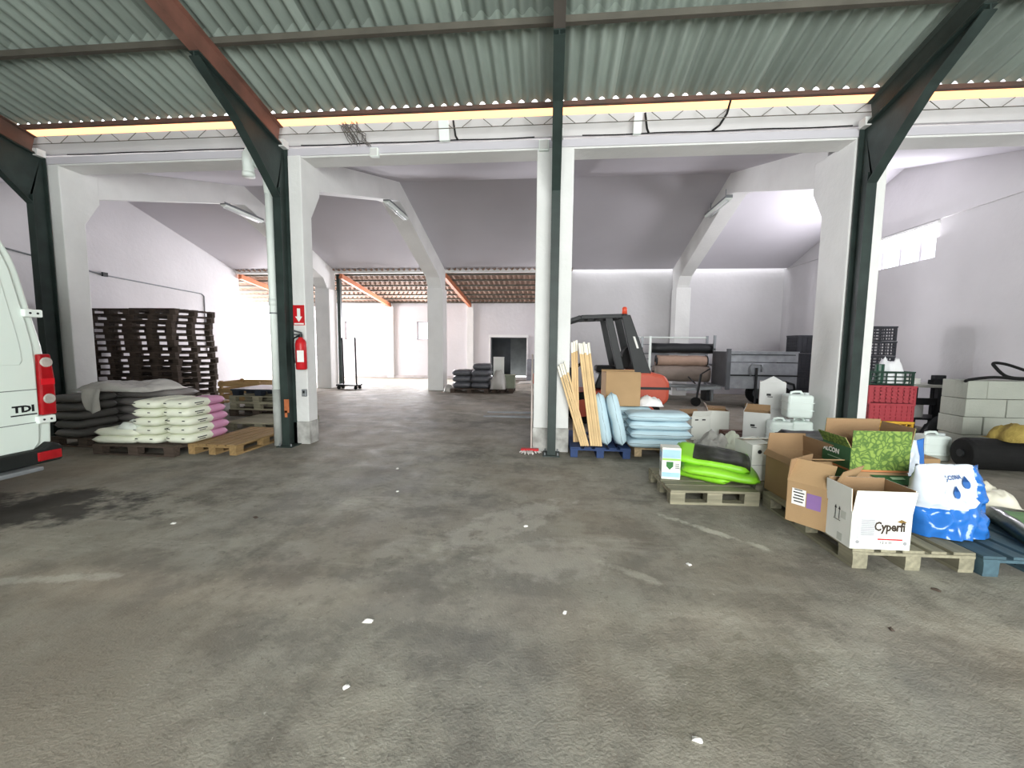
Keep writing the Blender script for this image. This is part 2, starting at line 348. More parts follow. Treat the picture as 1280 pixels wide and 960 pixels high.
# ring beam, gutter panel over the columns
t = struct('trim_5', 'white eave beam and gutter panel between the two halls')
MB().box(((XL+XR)/2, 6.3, 4.305), (XR-XL+.6, .36, .11)).build('eave_beam', M_white, t, bevel=.01)
b = MB(); b.prism([(6.22, 4.47), (6.27, 4.47), (6.14, 4.68), (6.09, 4.68)], 'x', XL-1, XR+.3); b.build('gutter_panel', mat('gutter_panel', '#c9c7c6', .7, .06, 1, .1, 10, rand=0), t)
b = MB(); b.box(((XL+XR)/2-.3, 6.33, 4.42), (XR-XL+1, .08, .14)); b.build('gutter_shelf', mat('grey_shelf', '#a3a1a2', .9), t)  # set-back shelf in a darker grey than the beam
b = MB(); b.prism([(6.1, 4.69), (6.115, 4.69), (6.085, 4.80), (6.07, 4.80)], 'x', XL-1, XR+.3); b.build('light_strip', M_strip, t)

# ------------------------------------------------------------------ front hall roof: corrugated sheets on purlins and steel frames
SL = .25; EY, EZ = 5.9, 4.765           # eave line: underside of the sheets
def roofz(y): return EZ + SL*(EY-y)
PITCH, AMP, NW = .177, .041, 5
def sheet_mesh(name, ylen, m, slope, pitch=PITCH, amp=AMP, nw=NW, seg=8):
    b = MB(); n = nw*seg+1+3; vs = []
    for k in (0, 1):
        y = -ylen*k
        for i in range(n):
            vs.append((i*pitch/seg, y, amp - amp*cos(2*pi*i/seg) + -slope*y))
    fs = [(i, i+1, n+i+1, n+i) for i in range(n-1)]
    me = bpy.data.meshes.new(name); me.from_pydata(vs, [], fs); me.materials.append(m)
    me.polygons.foreach_set('use_smooth', [True]*len(fs)); return me
t = struct('ceiling.001', 'corrugated grey fibre cement roof of the front hall')
rows = [(5.965, 1.16), (4.87, 1.2), (3.75, 1.2), (2.63, 1.2), (1.51, 1.2), (.39, 1.2), (-.73, 1.2), (-1.85, 1.2), (-2.97, 1.2), (-4.09, 1.2)]
m1 = sheet_mesh('roof_sheet', 1.2, M_sheet, SL)
W = PITCH*NW
for j, (y, ln) in enumerate(rows):
    for i in range(24):
        o = link('roof_sheet', m1, t, 0, (-12.6+i*W, y, roofz(y)+.004*(i % 2)))
        o.scale = (1.0, ln/1.2, ln/1.2)
for k, y in enumerate([5.92, 4.84, 3.72, 2.6, 1.48, .36, -.76, -1.88, -3.0, -4.1]):
    b = MB(); b.box((-2.5, y, roofz(y)-(.03 if k == 0 else .04)), (20.2, .06, .05 if k == 0 else .07)); b.build('purlin', M_rust if k == 0 else M_purlin, t)
# lattice girder of bent rods below the eave
b = MB(); zc, zt = roofz(5.93)-.235, roofz(5.93)-.13
b.tube([(-12.3, 6.0, zc), (7.4, 6.0, zc)], .006, 6)
x = -12.2
while x < 7.2:
    b.tube([(x, 6.0, zt), (x+.13, 6.0, zc), (x+.26, 6.0, zc), (x+.4, 6.0, zt)], .005, 5); x += .56
b.build('lattice_rod', mat('dark_rod', '#5d5a50', .6), t)
# steel portal frames
M_raft = [M_rust, mat('pinkish_rust_steel', '#6b4c42', .7, .2, 3, .15, 50, rand=0, col2='#8a5f52'), mat('dim_rafter_steel', '#504b46', .7, .2, 3, .15, 50, rand=0), mat('shaded_rafter_steel', '#3b423e', .7, .2, 3, .15, 50, rand=0)]  # one steel; the middle and right rafters have shade put into their colour
PX = [-7.9, -3.95, .01, 3.93]
FN = ['at the left behind the van', 'with the white downpipe', 'in the middle behind the blue pallet', 'at the right beside the red crates']
for i, x in enumerate(PX):
    t = struct('steel_portal_frame', 'dark green steel post and brown rafter ' + FN[i])
    def isec(name, poly_top, poly_bot, m, fl=.118, wb=.012, ft=.012):
        b = MB(); pts = poly_top + poly_bot[::-1]
        b.prism(pts, 'x', x-wb/2, x+wb/2)
        for pl in (poly_top, poly_bot):
            for (ya, za), (yb, zb) in zip(pl[:-1], pl[1:]):
                b.bar((x, ya, za), (x, yb, zb), fl, ft, up=(1, 0, 0)) if False else b.bar((x, ya, za), (x, yb, zb), ft, fl, up=(1, 0, 0))
        return b.build(name, m, t)
    isec('post', [(6.08, 0), (6.08, 4.42)], [(5.88, 0), (5.88, 3.75)], M_green)
    isec('haunch', [(6.06, 4.36), (5.88, 4.38), (5.2, 4.55), (4.55, 4.71)], [(5.88, 3.62), (5.45, 4.03), (5.1, 4.33), (4.55, 4.66)], M_green)
    isec('rafter', [(6.0, roofz(6.0)-.12), (-4.8, roofz(-4.8)-.12)], [(5.95, roofz(5.95)-.37), (-4.8, roofz(-4.8)-.37)], M_raft[i])
    MB().box((x, 5.98, .008), (.24, .32, .016)).build('base_plate', M_green, t)
    for sx in (-.09, .09):
        for sy in (5.86, 6.1): MB().tube([(x+sx, sy, .016), (x+sx, sy, .05)], .012, 6).build('bolt', M_grey, t)
    MB().box((x, 6.02, 4.40), (.16, .12, .1)).build('mortar_pad', M_white, t)
b = MB(); b.box((-3.915, 5.872, .62), (.075, .004, .2)).box((-3.93, 5.872, .5), (.04, .004, .1))
o = b.build('paint_patch', mat('orange_rust_patch', '#b0663f', .8, .25, 14)); o.parent = [q for q in C.objects if q.name == 'steel_portal_frame.001'][0]

# ------------------------------------------------------------------ third hall roof beyond the middle hall
t = struct('ceiling.002', 'brown corrugated roof of the far hall on orange rafters')
TS = .13; tz = lambda y: 3.47 + TS*(YF-y)
m3 = sheet_mesh('roof_sheet', 1.3, M_tile, TS, .2, .03, 5)
for j in range(4):
    for i in range(17):
        link('roof_sheet', m3, t, 0, (-16.2+i*.985, YF+.1-1.2*j, tz(YF+.1-1.2*j)+.004*j))
for k in range(7):
    y = YF-.15-k*.7; MB().box((-7.9, y, tz(y)-.03), (16.5, .05, .06)).build('purlin', MATS['grey_purlin'], t)
for x in (-11.3, -7.5, -3.75):
    MB().bar((x, YF, tz(YF)-.14), (x, 14.55, tz(14.55)-.14), .16, .12, up=(1, 0, 0)).build('rafter', M_orange, t)
tag(MB().box((-7.6, 14.62, 2.0), (.12, .14, 4.0)).build('trim_6', M_green), 'dark green steel post beside the far concrete column', kind='structure')
# wall strip closing the step between the middle and far roofs
wallbox('wall_step', [span((-16, 14.5, 4.02), (.4, 14.6, 4.7))], M_white)
# ------------------------------------------------------------------ pallets
def pmesh(name, sx, sy, sz, m, bev=0):
    k = (name, sx, sy, sz, m.name)
    if k not in PM:
        b = MB().box((0, 0, 0), (sx, sy, sz)); me = bpy.data.meshes.new(name); me.from_pydata(b.v, [], b.f); me.materials.append(m); PM[k] = me
    return PM[k]
PM = {}
def pallet(label, loc, rz=0, m=None, L=1.2, Wd=.8, group=None, jig=.0, tops=5, name='pallet'):
    """local x = length of the top boards, local y = width; returns the root"""
    m = m or M_woodgr
    t = thing(name, label, 'pallet', loc, rz, group); q = random.Random(hash(label) % 999 if False else len(label)*7+int(abs(loc[0])*100))
    bw = .145; pos = [-Wd/2+bw/2+i*(Wd-bw)/(tops-1) for i in range(tops)]
    for i, y in enumerate(pos):
        o = link('top_board', pmesh('top_board', L, bw if i % 2 == 0 else .1, .02, m), t, 0, (q.uniform(-jig, jig), y, .134+q.uniform(-.001, .001)))
    for x in (-L/2+.07, 0, L/2-.07):
        link('stringer_board', pmesh('stringer_board', .145, Wd, .02, m), t, 0, (x, 0, .112))
        for y in (-Wd/2+.055, 0, Wd/2-.055):
            link('block', pmesh('block', .145, .1, .08, m), t, 0, (x, y, .062))
    for y in (-Wd/2+.055, 0, Wd/2-.055):
        link('bottom_board', pmesh('bottom_board', L, .1, .022, m), t, 0, (0, y, .011))
    return t

# ------------------------------------------------------------------ sacks
def sack_mesh(name, L, Wd, T, mats, seed=0, lump=.012, split=None, nx=16, ny=10, ends=.55, sag=0):
    """a filled sack lying flat: base at z=0; split=(axis fraction, ...) gives printed end faces a second material"""
    b = MB(); top = {}; bot = {}
    off = Vector((seed*3.1, seed*1.7, seed*.9))
    for i in range(nx+1):
        for j in range(ny+1):
            u = -1+2*i/nx; v = -1+2*j/ny
            pu = (1-abs(u)**7)**.4; pv = (1-abs(v)**6)**.45
            h = T/2*pu*pv
            x = u*L/2*(1-.04*abs(v)**3); y = v*Wd/2*(1-.07*(1-abs(u)**4)*0-.03*abs(u)**6)
            n = noise.noise(Vector((x*5, y*5, 0))+off)*lump + noise.noise(Vector((x*13, y*13, 3))+off)*lump*.45
            zc = T/2 + sag*(u*u)
            top[i, j] = len(b.v); b.v.append((x, y, zc+h+n*pu*pv))
            if i in (0, nx) or j in (0, ny): bot[i, j] = top[i, j]
            else: bot[i, j] = len(b.v); b.v.append((x, y, zc-h*.98+n*.15))
    for i in range(nx):
        for j in range(ny):
            mm = 0
            if split and split(-1+2*(i+.5)/nx, -1+2*(j+.5)/ny): mm = 1
            b.f.append((top[i, j], top[i+1, j], top[i+1, j+1], top[i, j+1])); b.m.append(mm)
            b.f.append((bot[i, j], bot[i, j+1], bot[i+1, j+1], bot[i+1, j])); b.m.append(mm)
    me = bpy.data.meshes.new(name); me.from_pydata(b.v, [], b.f)
    for k in (mats if isinstance(mats, (list, tuple)) else [mats]): me.materials.append(k)
    me.polygons.foreach_set('material_index', b.m); me.polygons.foreach_set('use_smooth', [True]*len(b.f))
    bm = bmesh.new(); bm.from_mesh(me); bmesh.ops.recalc_face_normals(bm, faces=bm.faces); bm.to_mesh(me); bm.free()
    return me
def sack(label, me, loc, rz=0, group=None, name='sack', rot=None, cat='sack'):
    o = link(name, me, None, 0, loc); o.rotation_euler = rot or (0, 0, rz); tag(o, label, cat, group); return o
def crumple(name, L, Wd, H, m, seed, amp=.05, n=22, flat=0, base=.0):
    """crumpled plastic or cloth heap: a closed lumpy mound with folded ridges"""
    b = MB(); off = Vector((seed*2.3, seed*1.1, seed*.7)); top = {}; bot = {}
    for i in range(n+1):
        for j in range(n+1):
            u = -1+2*i/n; v = -1+2*j/n
            e = max(0, 1-(abs(u)**3+abs(v)**3)); h = H*e**.5
            p = Vector((u*2.2, v*2.2, 0))+off
            rid = 1-abs(noise.noise(p*1.3))*2; rid2 = 1-abs(noise.noise(p*2.9))*2
            z = base+h*(.62+.38*noise.noise(p*.7)) + (rid*amp+rid2*amp*.5)*e**.5
            x = u*L/2*(1+.12*noise.noise(p*.8)); y = v*Wd/2*(1+.12*noise.noise(p*.8+Vector((5, 0, 0))))
            top[i, j] = len(b.v); b.v.append((x, y, max(z, base+.004)))
            if i in (0, n) or j in (0, n): bot[i, j] = top[i, j]
            else: bot[i, j] = len(b.v); b.v.append((x, y, base))
    for i in range(n):
        for j in range(n):
            b.f += [(top[i, j], top[i+1, j], top[i+1, j+1], top[i, j+1]), (bot[i, j], bot[i, j+1], bot[i+1, j+1], bot[i+1, j])]; b.m += [0, 0]
    return b.build(name, m, None, smooth=True)

# ------------------------------------------------------------------ left: pallets and sacks in front of the left column
# grey sacks under clear film
M_gsack = mat('grey_glossy_sack', '#62605d', .33, .15, 3, .12, 12, rand=.08)
M_gsack2 = mat('grey_matt_sack', '#7d7977', .5, .1, 3, .12, 12, rand=.06)
pallet('grey wooden pallet under the stack of grey plastic sacks', (-6.8, 5.98, 0), 0, M_wooddk, 1.05, 1.1)
gm = [sack_mesh('sack', .62, .46, .125, M_gsack, s, .012) for s in (1, 2, 3)]
gw = [sack_mesh('sack', .98, .52, .131, M_gsack2, s, .012) for s in (4, 5, 6)]
for k in range(5):
    sack('dark glossy sack, %s of the front column beside the van' % nth_top(k, 5), gm[k % 3], (-6.98+rnd.uniform(-.015, .015), 5.68, .146+k*.126), R(90)+rnd.uniform(-.05, .05), 'grey sacks by the van')
for k in range(5):
    sack('grey sack, %s of the wide column behind the low white sacks' % nth_top(k, 5), gw[k % 3], (-6.5+.2+rnd.uniform(-.02, .02), 6.2, .146+k*.132), rnd.uniform(-.04, .04), 'grey sacks by the van')
for k in range(5):
    sack('dark glossy sack, %s of the column at the concrete foot' % nth_top(k, 5), gm[(k+1) % 3], (-7.08+rnd.uniform(-.02, .02), 6.24, .146+k*.126), rnd.uniform(-.04, .04), 'grey sacks by the van')
M_film = mat('clear_dusty_film', '#c6c3bd', .22, .1, 4, .5, 8, rand=0, trans=.15)
o = crumple('plastic_film', 1.3, .86, .17, M_film, 3, .03, 26); o.location = (-6.6, 6.05, .805); tag(o, 'crumpled dusty clear film lying on the grey sacks', 'film')
b = MB(); pts = []
for i in range(9):
    u = i/8; pts.append((-6.62+.24*u, 5.62-.012*sin(u*9), .80-.0*u))
vs = []; n = 9
for k in range(6):
    for i in range(n):
        u = i/(n-1); v = k/5
        vs.append((-6.72+.3*u*(1-.35*v)+.05*v, 5.42-.015*sin(u*8+v*3)-.02*sin(v*3), .86-.36*v*(1-.3*abs(u-.5))))
    for i in range(n):
        u = i/(n-1); v = k/5
        vs.append((-6.72+.3*u*(1-.35*v)+.05*v, 5.432-.015*sin(u*8+v*3)-.02*sin(v*3), .86-.36*v*(1-.3*abs(u-.5))))
fs = []
for k in range(5):
    for i in range(n-1):
        a = k*2*n+i; fs += [(a, a+1, a+2*n+1, a+2*n), (a+n, a+3*n, a+3*n+1, a+n+1)]
b.add(vs, fs); c = b.build('hanging_film', M_film, o, True); c.matrix_parent_inverse = Matrix.Translation((6.6, -6.05, -.80))
# white sacks
M_wsack = mat('white_woven_sack', '#e3e6d4', .6, .06, 4, .12, 30, rand=.04)
M_pink = mat('pink_sack_print', '#c98fb0', .6, .1, 5, .12, 30, rand=.05)
pallet('wooden pallet under the white sacks on the left', (-5.66, 5.62, 0), 0, M_wooddk, 1.2, 1.0)
ws = [sack_mesh('sack', .76, .40, .121, [M_wsack, M_pink], s, .012, lambda u, v: u > .12) for s in (7, 8, 9)]
wl = [sack_mesh('sack', .76, .40, .121, [M_wsack, M_pink], s, .012, lambda u, v: False) for s in (10, 11)]
def marks(o, seed):
    q = random.Random(seed)
    for s in (-.1, .12):
        b = MB(); b.box((-.372+.0, s, .078), (.006, .035, .012)).build('print_mark', M_ink, o)
    b = MB(); b.box((-.15, -.192, .07), (.16, .008, .016)); b.box((-.15, -.193, .047), (.1, .008, .01)); b.build('print_lines', M_ink, o)
for k in range(5):
    x = -5.13-.012*k*(k % 2)
    o = sack('white sack with pink printed end, %s of the column' % nth_top(k, 5), ws[k % 3], (x+.02*(k % 2)-.02*(k > 3), 5.62+.02*(k in (1, 2)), .146+k*.122), R(90)+rnd.uniform(-.04, .04), 'white sacks with pink ends')
    o = sack('white sack, %s of the column left of the pink ended sacks' % nth_top(k, 5), wl[k % 2], (-5.53+rnd.uniform(-.015, .015), 5.55, .146+k*.122), R(90)+rnd.uniform(-.05, .05), 'plain white sacks')
for o in [q for q in C.objects if q.get('group') in ('white sacks with pink ends', 'plain white sacks')]: marks(o, 1)
wf = [sack_mesh('sack', .64, .40, .11, M_wsack, s, .014) for s in (12, 13)]
for k in range(2):
    sack('white sack lying low in front of the grey sacks, %s' % ('upper of two' if k else 'lower of two'), wf[k], (-5.98+.03*k, 5.34, .146+k*.1), .05-.06*k, 'low white sacks')
o = crumple('paper_bag', .36, .3, .1, mat('pale_paper_bag', '#d6dcd4', .6, .05, 4, .3, 14), 9, .03, 16); o.location = (-5.82, 5.32, .345); tag(o, 'crumpled empty pale bag lying on the low white sacks', 'bag')
# pallets to the right of the sacks, by the left column
pallet('light brown wooden pallet at the foot of the white downpipe', (-4.66, 5.94, 0), R(90), M_woodbr, 1.25, .72)
pallet('grey slatted pallet behind the light brown pallet by the downpipe', (-5.15, 7.35, 0), R(2), M_woodgr, 1.2, .95, tops=7)
pallet('dark pallet lying beyond the white sacks, bottom of the low pile', (-6.2, 8.75, 0), 0, M_wooddk, 1.2, 1.0)
pallet('dark grey pallet, middle of the low pile beyond the white sacks', (-6.15, 8.72, .146), R(1), M_woodgr, 1.2, 1.0)
pallet('grey pallet, upper of the low pile beyond the white sacks', (-6.18, 8.75, .292), R(-1), M_woodgr, 1.2, 1.0)
t = thing('plastic_pallet', 'dark blue black plastic pallet on top of the low pile', 'pallet', (-6.15, 8.75, .438))
Mpp = mat('dark_blue_plastic', '#20262f', .5, .1, 4)
MB().box((0, 0, .12), (1.2, 1.0, .04)).build('deck', Mpp, t, bevel=.008)
for x in (-.5, 0, .5):
    for y in (-.4, 0, .4): MB().box((x, y, .05), (.16, .16, .1), taper=.85).build('foot', Mpp, t)
# tall stacks of dark pallets against the left wall
for s, (cx, cy, n, g) in enumerate([(-9.27, 9.62, 16, 'right tall stack'), (-10.5, 9.75, 16, 'left tall stack')]):
    base = None
    for k in range(n):
        where = 'right' if s == 0 else 'left'
        lab = 'dark weathered pallet, %s of the %s stack at the left wall' % (nth_top(k, n), where)
        loc = (cx+rnd.uniform(-.04, .04), cy+rnd.uniform(-.04, .04), k*.1455); rz = rnd.uniform(-.03, .03)
        if base is None:
            base = pallet(lab, loc, rz, M_wooddk, 1.14, 1.2, 'dark pallets in tall stacks')
        else: dup(base, loc, rz, lab)
# slatted wooden crate and small goods behind
t = thing('wooden_crate', 'brown slatted wooden crate beside the tall pallet stack', 'crate', (-7.7, 10.1, 0))
for z in (.2, .36, .52):
    for y in (-.4, .4): MB().box((0, y, z+.0), (1.1, .02, .11)).build('slat', M_woodbr, t)
    for x in (-.54, .54): MB().box((x, 0, z), (.02, .8, .11)).build('slat', M_woodbr, t)
for x in (-.5, .5):
    for y in (-.36, .36): MB().box((x, y, .3), (.06, .06, .6)).build('corner_post', M_woodbr, t)
MB().box((0, 0, .07), (1.1, .8, .03)).build('bottom', M_woodbr, t)
b = MB().box((0, 0, .15), (.28, .24, .3)); o = b.build('carton', M_card, None, bevel=.006); o.location = (-7.75, 9.95, .085); tag(o, 'small brown carton inside the slatted wooden crate', 'carton')
# white carton far left by the pipe
def closed_box(name, label, cat, loc, rz, s, m, tape=True, group=None):
    t = thing(name, label, cat, loc, rz, group)
    MB().box((0, 0, s[2]/2), s).build('body', m, t, bevel=.006)
    if tape: MB().box((0, 0, s[2]+.001), (s[0]*.99, .05, .002)).build('tape', mat('brown_tape', '#b9a283', .35, .05, 3, 0), t)
    else: MB().box((0, 0, s[2]+.001), (s[0]*.96, .006, .002)).build('lid_gap', M_ink, t)
    return t
pallet('low dark pallet under the white carton near the far left wall', (-8.95, 13.2, 0), 0, M_wooddk)
closed_box('carton', 'white carton on a low pallet near the far left wall', 'carton', (-8.8, 13.2, .146), .1, (.5, .4, .5), M_cardw)
o = crumple('plastic_bag', .7, .5, .16, M_film, 21, .04, 16); o.location = (-7.3, 9.0, .0); o.location.z = .0; tag(o, 'crumpled white film heap on the floor by the wooden crate', 'film')

# ------------------------------------------------------------------ white van parked crosswise at the left
M_van = mat('white_van_paint', '#dfeae2', .3, .01, 2, 0, rand=0, coat=.5)
M_trim = mat('black_van_plastic', '#1b1e1d', .6, .1, 6, .1, 80, rand=0)
M_lamp = mat('red_lamp_glass', '#a3141c', .15, .15, 14, 0, rand=0, coat=.6)
M_clear = mat('clear_lamp_glass', '#c9c3bb', .12, .15, 18, 0, rand=0, metal=.3, coat=.6)
v = thing('panel_van', 'white panel van parked at the left, rear door and tail lamp in view', 'van', (-5.0, 2.76, 0))
half = [(.90, .40), (.985, .55), (1.0, .8), (1.0, 1.2), (.975, 1.5), (.915, 1.8), (.845, 2.18), (.80, 2.34), (.72, 2.5), (.58, 2.58), (.3, 2.63), (0, 2.64)]
prof = half + [(-y, z) for y, z in half[::-1][1:]]
b = MB(); secs = [(0, .965, 0), (-.03, .99, 0), (-.1, 1, 0), (-4.3, 1, 0), (-4.9, .97, -.35), (-5.5, .93, -1.15), (-5.9, .88, -1.5), (-6.0, .8, -1.6)]
n = len(prof)
for x, sc, dz in secs:
    for y, z in prof: b.v.append((x, y*sc, .4+(z-.4)*(1 if dz == 0 else max(.2, 1+dz/2.24))*(1 if x < -.05 else sc**.3)))
for k in range(len(secs)-1):
    for i in range(n): b.f.append((k*n+i, k*n+(i+1) % n, (k+1)*n+(i+1) % n, (k+1)*n+i)); b.m.append(0)
b.f += [tuple(range(n)), tuple(range((len(secs)-1)*n, len(secs)*n))[::-1]]; b.m += [0, 0]
b.build('body', M_van, v, smooth=False, bevel=.012)
for s in (1, -1):
    dpoly = [(.012, .50), (.80, .50), (.845, .56), (.862, .8), (.865, 1.3), (.855, 1.5), (.80, 1.85), (.735, 2.2), (.68, 2.36), (.6, 2.44), (.012, 2.47)]
    dr = MB().prism([(s*y, z) for y, z in dpoly], 'x', -.01, .022).build('rear_door', M_van, v, bevel=.008)
    wp = [(.12, 1.32), (.74, 1.32), (.765, 1.36), (.75, 1.55), (.66, 2.1), (.6, 2.2), (.12, 2.22)]
    MB().prism([(s*y, z) for y, z in wp], 'x', .02, .03).build('window_panel', M_van, dr, bevel=.007)
    MB().box((.0225, s*.437, 1.08), (.004, .85, .008)).build('crease', mat('grey_door_seam', '#7f8883', .5), dr)
    MB().box((.0225, s*.43, .76), (.004, .83, .008)).build('crease', MATS['grey_door_seam'], dr)
    for z in (.78, 1.81):
        hg = MB().box((.03, s*(.87 if z > 1 else .905)+s*.0, z), (.05, .15, .075)).build('hinge', M_plastw, v, bevel=.012)
        for q in (-.03, .03): MB().tube([(.05, s*(.87 if z > 1 else .905)+q, z), (.06, s*(.87 if z > 1 else .905)+q, z)], .01, 8).build('bolt', M_dk, hg)
    tl = MB().prism([(s*.872, .82), (s*1.0, .82), (s*1.004, 1.2), (s*.985, 1.42), (s*.885, 1.42)], 'x', -.12, .045).build('tail_lamp', M_lamp, v, bevel=.015)
    for z in (1.34, .98): MB().tube([(.04, s*.94, z), (.058, s*.94, z)], [.052, .045], 16).build('lens', M_clear, tl, smooth=False)
    MB().box((.047, s*.94, 1.15), (.006, .11, .06)).build('brake_lens', mat('bright_red_lens', '#d8202a', .2, .1, 9, 0), tl)
    MB().box((.02, s*.87, .43), (.16, .2, .09)).build('reflector', M_lamp, v, bevel=.01)
bp = MB(); bp.prism([(-.98, .36), (.98, .36), (.995, .5), (.9, .56), (.82, .50), (-.82, .50), (-.9, .56), (-.995, .5)], 'x', -.2, .09); bp.build('bumper', M_trim, v, bevel=.02)
MB().box((.1, 0, .335), (.16, 1.5, .04)).build('rear_step', M_grey, v, bevel=.01)
text('TDI', .085, 'badge', M_dk, v, (.024, .745, .90), (R(90), 0, R(90)), bold=.004, sx=1.25)
MB().box((.024, .745, .845), (.004, .2, .012)).build('badge_line', M_dk, v)
pl = MB().box((.026, 0, .68), (.006, .52, .11)).build('number_plate', M_paper, v)
for x in (-.95, -4.75):
    for s in (-1, 1):
        wl_ = MB().tube([(x, s*.74, .34), (x, s*.96, .34)], .34, 28).build('wheel', M_rub, v, bevel=.03)
        MB().tube([(x, s*.9, .34), (x, s*.965, .34)], .2, 20).build('rim', M_grey, wl_)
MB().box((-3, 0, .36), (5.4, 1.6, .12)).build('underbody', M_dk, v)
MB().prism([(-4.55, 1.5), (-5.05, 1.5), (-4.85, 2.05), (-4.4, 2.25)], 'y', .96, .985).build('side_window', M_dk, v)
# ------------------------------------------------------------------ fixtures on columns, beams and walls
# downpipe beside the left post
t = thing('downpipe', 'white plastic downpipe beside the dark green post with an orange patch', 'pipe', (-4.13, 5.97, 0))
MB().tube([(0, 0, .85), (0, 0, 3.75)], .055, 16).build('upper_pipe', M_plastw, t, True)
MB().tube([(0, 0, 0), (0, 0, .86)], .06, 16).build('lower_pipe', mat('grey_pvc', '#a7aaa6', .6, .15, 6), t, True)
MB().tube([(0, 0, 2.1), (0, 0, 2.2)], .062, 16).build('socket', M_plastw, t, True)
MB().tube([(0, 0, 1.98), (0, 0, 2.0)], .064, 16).build('clamp', M_grey, t, True)
MB().tube([(0, 0, 3.7), (-.02, .0, 3.95), (-.12, .02, 4.1), (-.3, .05, 4.2)], .06, 14).build('elbow', M_plastw, t, True)
t = thing('downpipe', 'short fat white pipe elbow under the gutter left of the left post', 'pipe', (-4.42, 5.96, 4.12))
MB().tube([(0, 0, -.16), (0, 0, .12), (0, .06, .2), (0, .12, .22)], .075, 14).build('elbow', M_plastw, t, True)
MB().tube([(0, 0, -.18), (0, 0, -.12)], .085, 14).build('rim', M_plastw, t, True)
# red extinguisher and its sign on the right face of the left column
XF = COLS[1][1]
t = thing('fire_extinguisher', 'red fire extinguisher hung on the white column under its sign', 'extinguisher', (-3.73, 5.985, 1.16), 0)
MB().tube([(0, 0, 0), (0, 0, .02), (0, 0, .38), (0, 0, .43), (0, 0, .46), (0, 0, .48)], [.068, .078, .078, .065, .035, .028], 20).build('cylinder', M_red, t, True)
MB().tube([(0, 0, .48), (0, 0, .53)], .025, 12).build('valve', M_dk, t)
hd = MB(); hd.bar((.02, 0, .54), (-.10, 0, .58), .02, .025); hd.bar((.02, 0, .51), (-.09, 0, .52), .015, .025); hd.build('handle', M_dk, t)
MB().tube([(-.02, -.02, .5), (-.09, -.03, .46), (-.105, -.03, .3), (-.09, -.045, .16), (-.085, -.05, .1)], .013, 8).build('hose', M_rub, t, True)
MB().box((0, -.079, .2), (.09, .006, .17)).build('label', M_paper, t)
MB().box((0, .075, .3), (.04, .02, .12)).build('bracket', M_dk, t)
# (rotated so its label faces the hall)
t.rotation_euler = (0, 0, R(24))
t = thing('fire_sign', 'red extinguisher sign with a white arrow on the column', 'sign', (-3.80, 6.074, 1.97), R(-90))
MB().box((0, 0, 0), (.008, .175, .3)).build('plate', M_red, t)
MB().prism([(-.024, .1), (.024, .1), (.024, -.02), (.055, -.02), (0, -.1), (-.055, -.02), (-.024, -.02)], 'x', .004, .007).build('arrow', M_paper, t)
MB().box((.006, 0, -.128), (.003, .15, .02)).build('text_line', M_paper, t)
t = thing('switch_box', 'small grey switch box low on the white column below the extinguisher', 'switch', (-3.745, 6.06, .80), R(-90))
MB().box((0, 0, 0), (.04, .07, .11)).build('box', M_grey, t, bevel=.006); MB().box((.022, 0, .015), (.006, .03, .04)).build('rocker', M_dk, t)
# fluorescent fittings under the roof beams
for i, (x, y) in enumerate([(-7.75, 10.2), (-3.8, 10.2), (3.78, 10.6)]):
    t = thing('strip_light', ['unlit twin strip light under the ridge at the left', 'unlit strip light under the ridge beam by the extinguisher column', 'unlit strip light on the right roof beam'][i], 'lamp', (x, y, 4.80 if i < 2 else 4.84), 0, 'strip lights')
    MB().box((0, 0, 0), (.13, 1.35, .06)).build('housing', M_grey, t, bevel=.008)
    MB().prism([(-.08, -.03), (-.04, -.07), (.04, -.07), (.08, -.03)], 'y', -.66, .66).build('reflector', M_plastw, t)
    for s in (-.035, .035): MB().tube([(s, -.6, -.085), (s, .6, -.085)], .013, 10).build('tube', mat('unlit_tube', '#f2f2f4', .2, .02, 2, 0), t, True)
    for s in (-.45, .45): MB().tube([(0, s, .03), (0, s, .22)], .008, 6).build('hanger', M_grey, t)
# cables, boxes and brackets along the eave beam
Yc = 6.115
for k, (x0, x1, z, lab) in enumerate([(-3.7, -.3, 4.42, 'dark cable along the eave beam in the left middle bay'), (.35, 3.8, 4.42, 'dark cable along the eave beam in the right middle bay'), (-7.5, -4.3, 4.41, 'dark cable along the eave beam in the left bay')]):
    pts = [(x0+(x1-x0)*i/14, Yc-.0, z-.008*sin(pi*(i % 5)/4)) for i in range(15)]
    b = MB(); b.tube(pts, .008, 6)
    o = b.build('cable', M_rub, None, True); tag(o, lab, 'cable')
    b = MB(); b.tube([(x0, Yc+.005, z-.06), (x1, Yc+.005, z-.055)], .008, 6); o = b.build('cable', M_grey, None, True)
    tag(o, lab.replace('dark', 'thin grey'), 'cable')
def jbox(x, z, lab, s=.12):
    t = thing('junction_box', lab, 'box', (x, 6.09, z))
    MB().box((0, 0, 0), (s, .07, s)).build('box', M_plastw, t, bevel=.008); MB().box((0, -.038, 0), (s*.8, .008, s*.8)).build('cover', M_cardg, t, bevel=.003)
jbox(-2.58, 4.27, 'white junction box on the eave beam right of the net tangle')
jbox(-.17, 4.29, 'white junction box beside the top of the middle post', .14)
def pipe_drop(x, lab, w=.14):
    t = thing('gutter_outlet', lab, 'pipe', (x, 6.06, 4.4))
    MB().prism([(-.02, .22), (-.08, .22), (-.03, -.02), (.03, -.02)], 'x', -w/2, w/2).build('spout', M_plastw, t)
    MB().tube([(w/2+.05, 0, .25), (w/2+.08, 0, .05), (w/2+.11, .02, 0)], .014, 6).build('pipe', M_rub, t, True)
pipe_drop(-1.55, 'white gutter outlet with a black hose in the left middle bay')
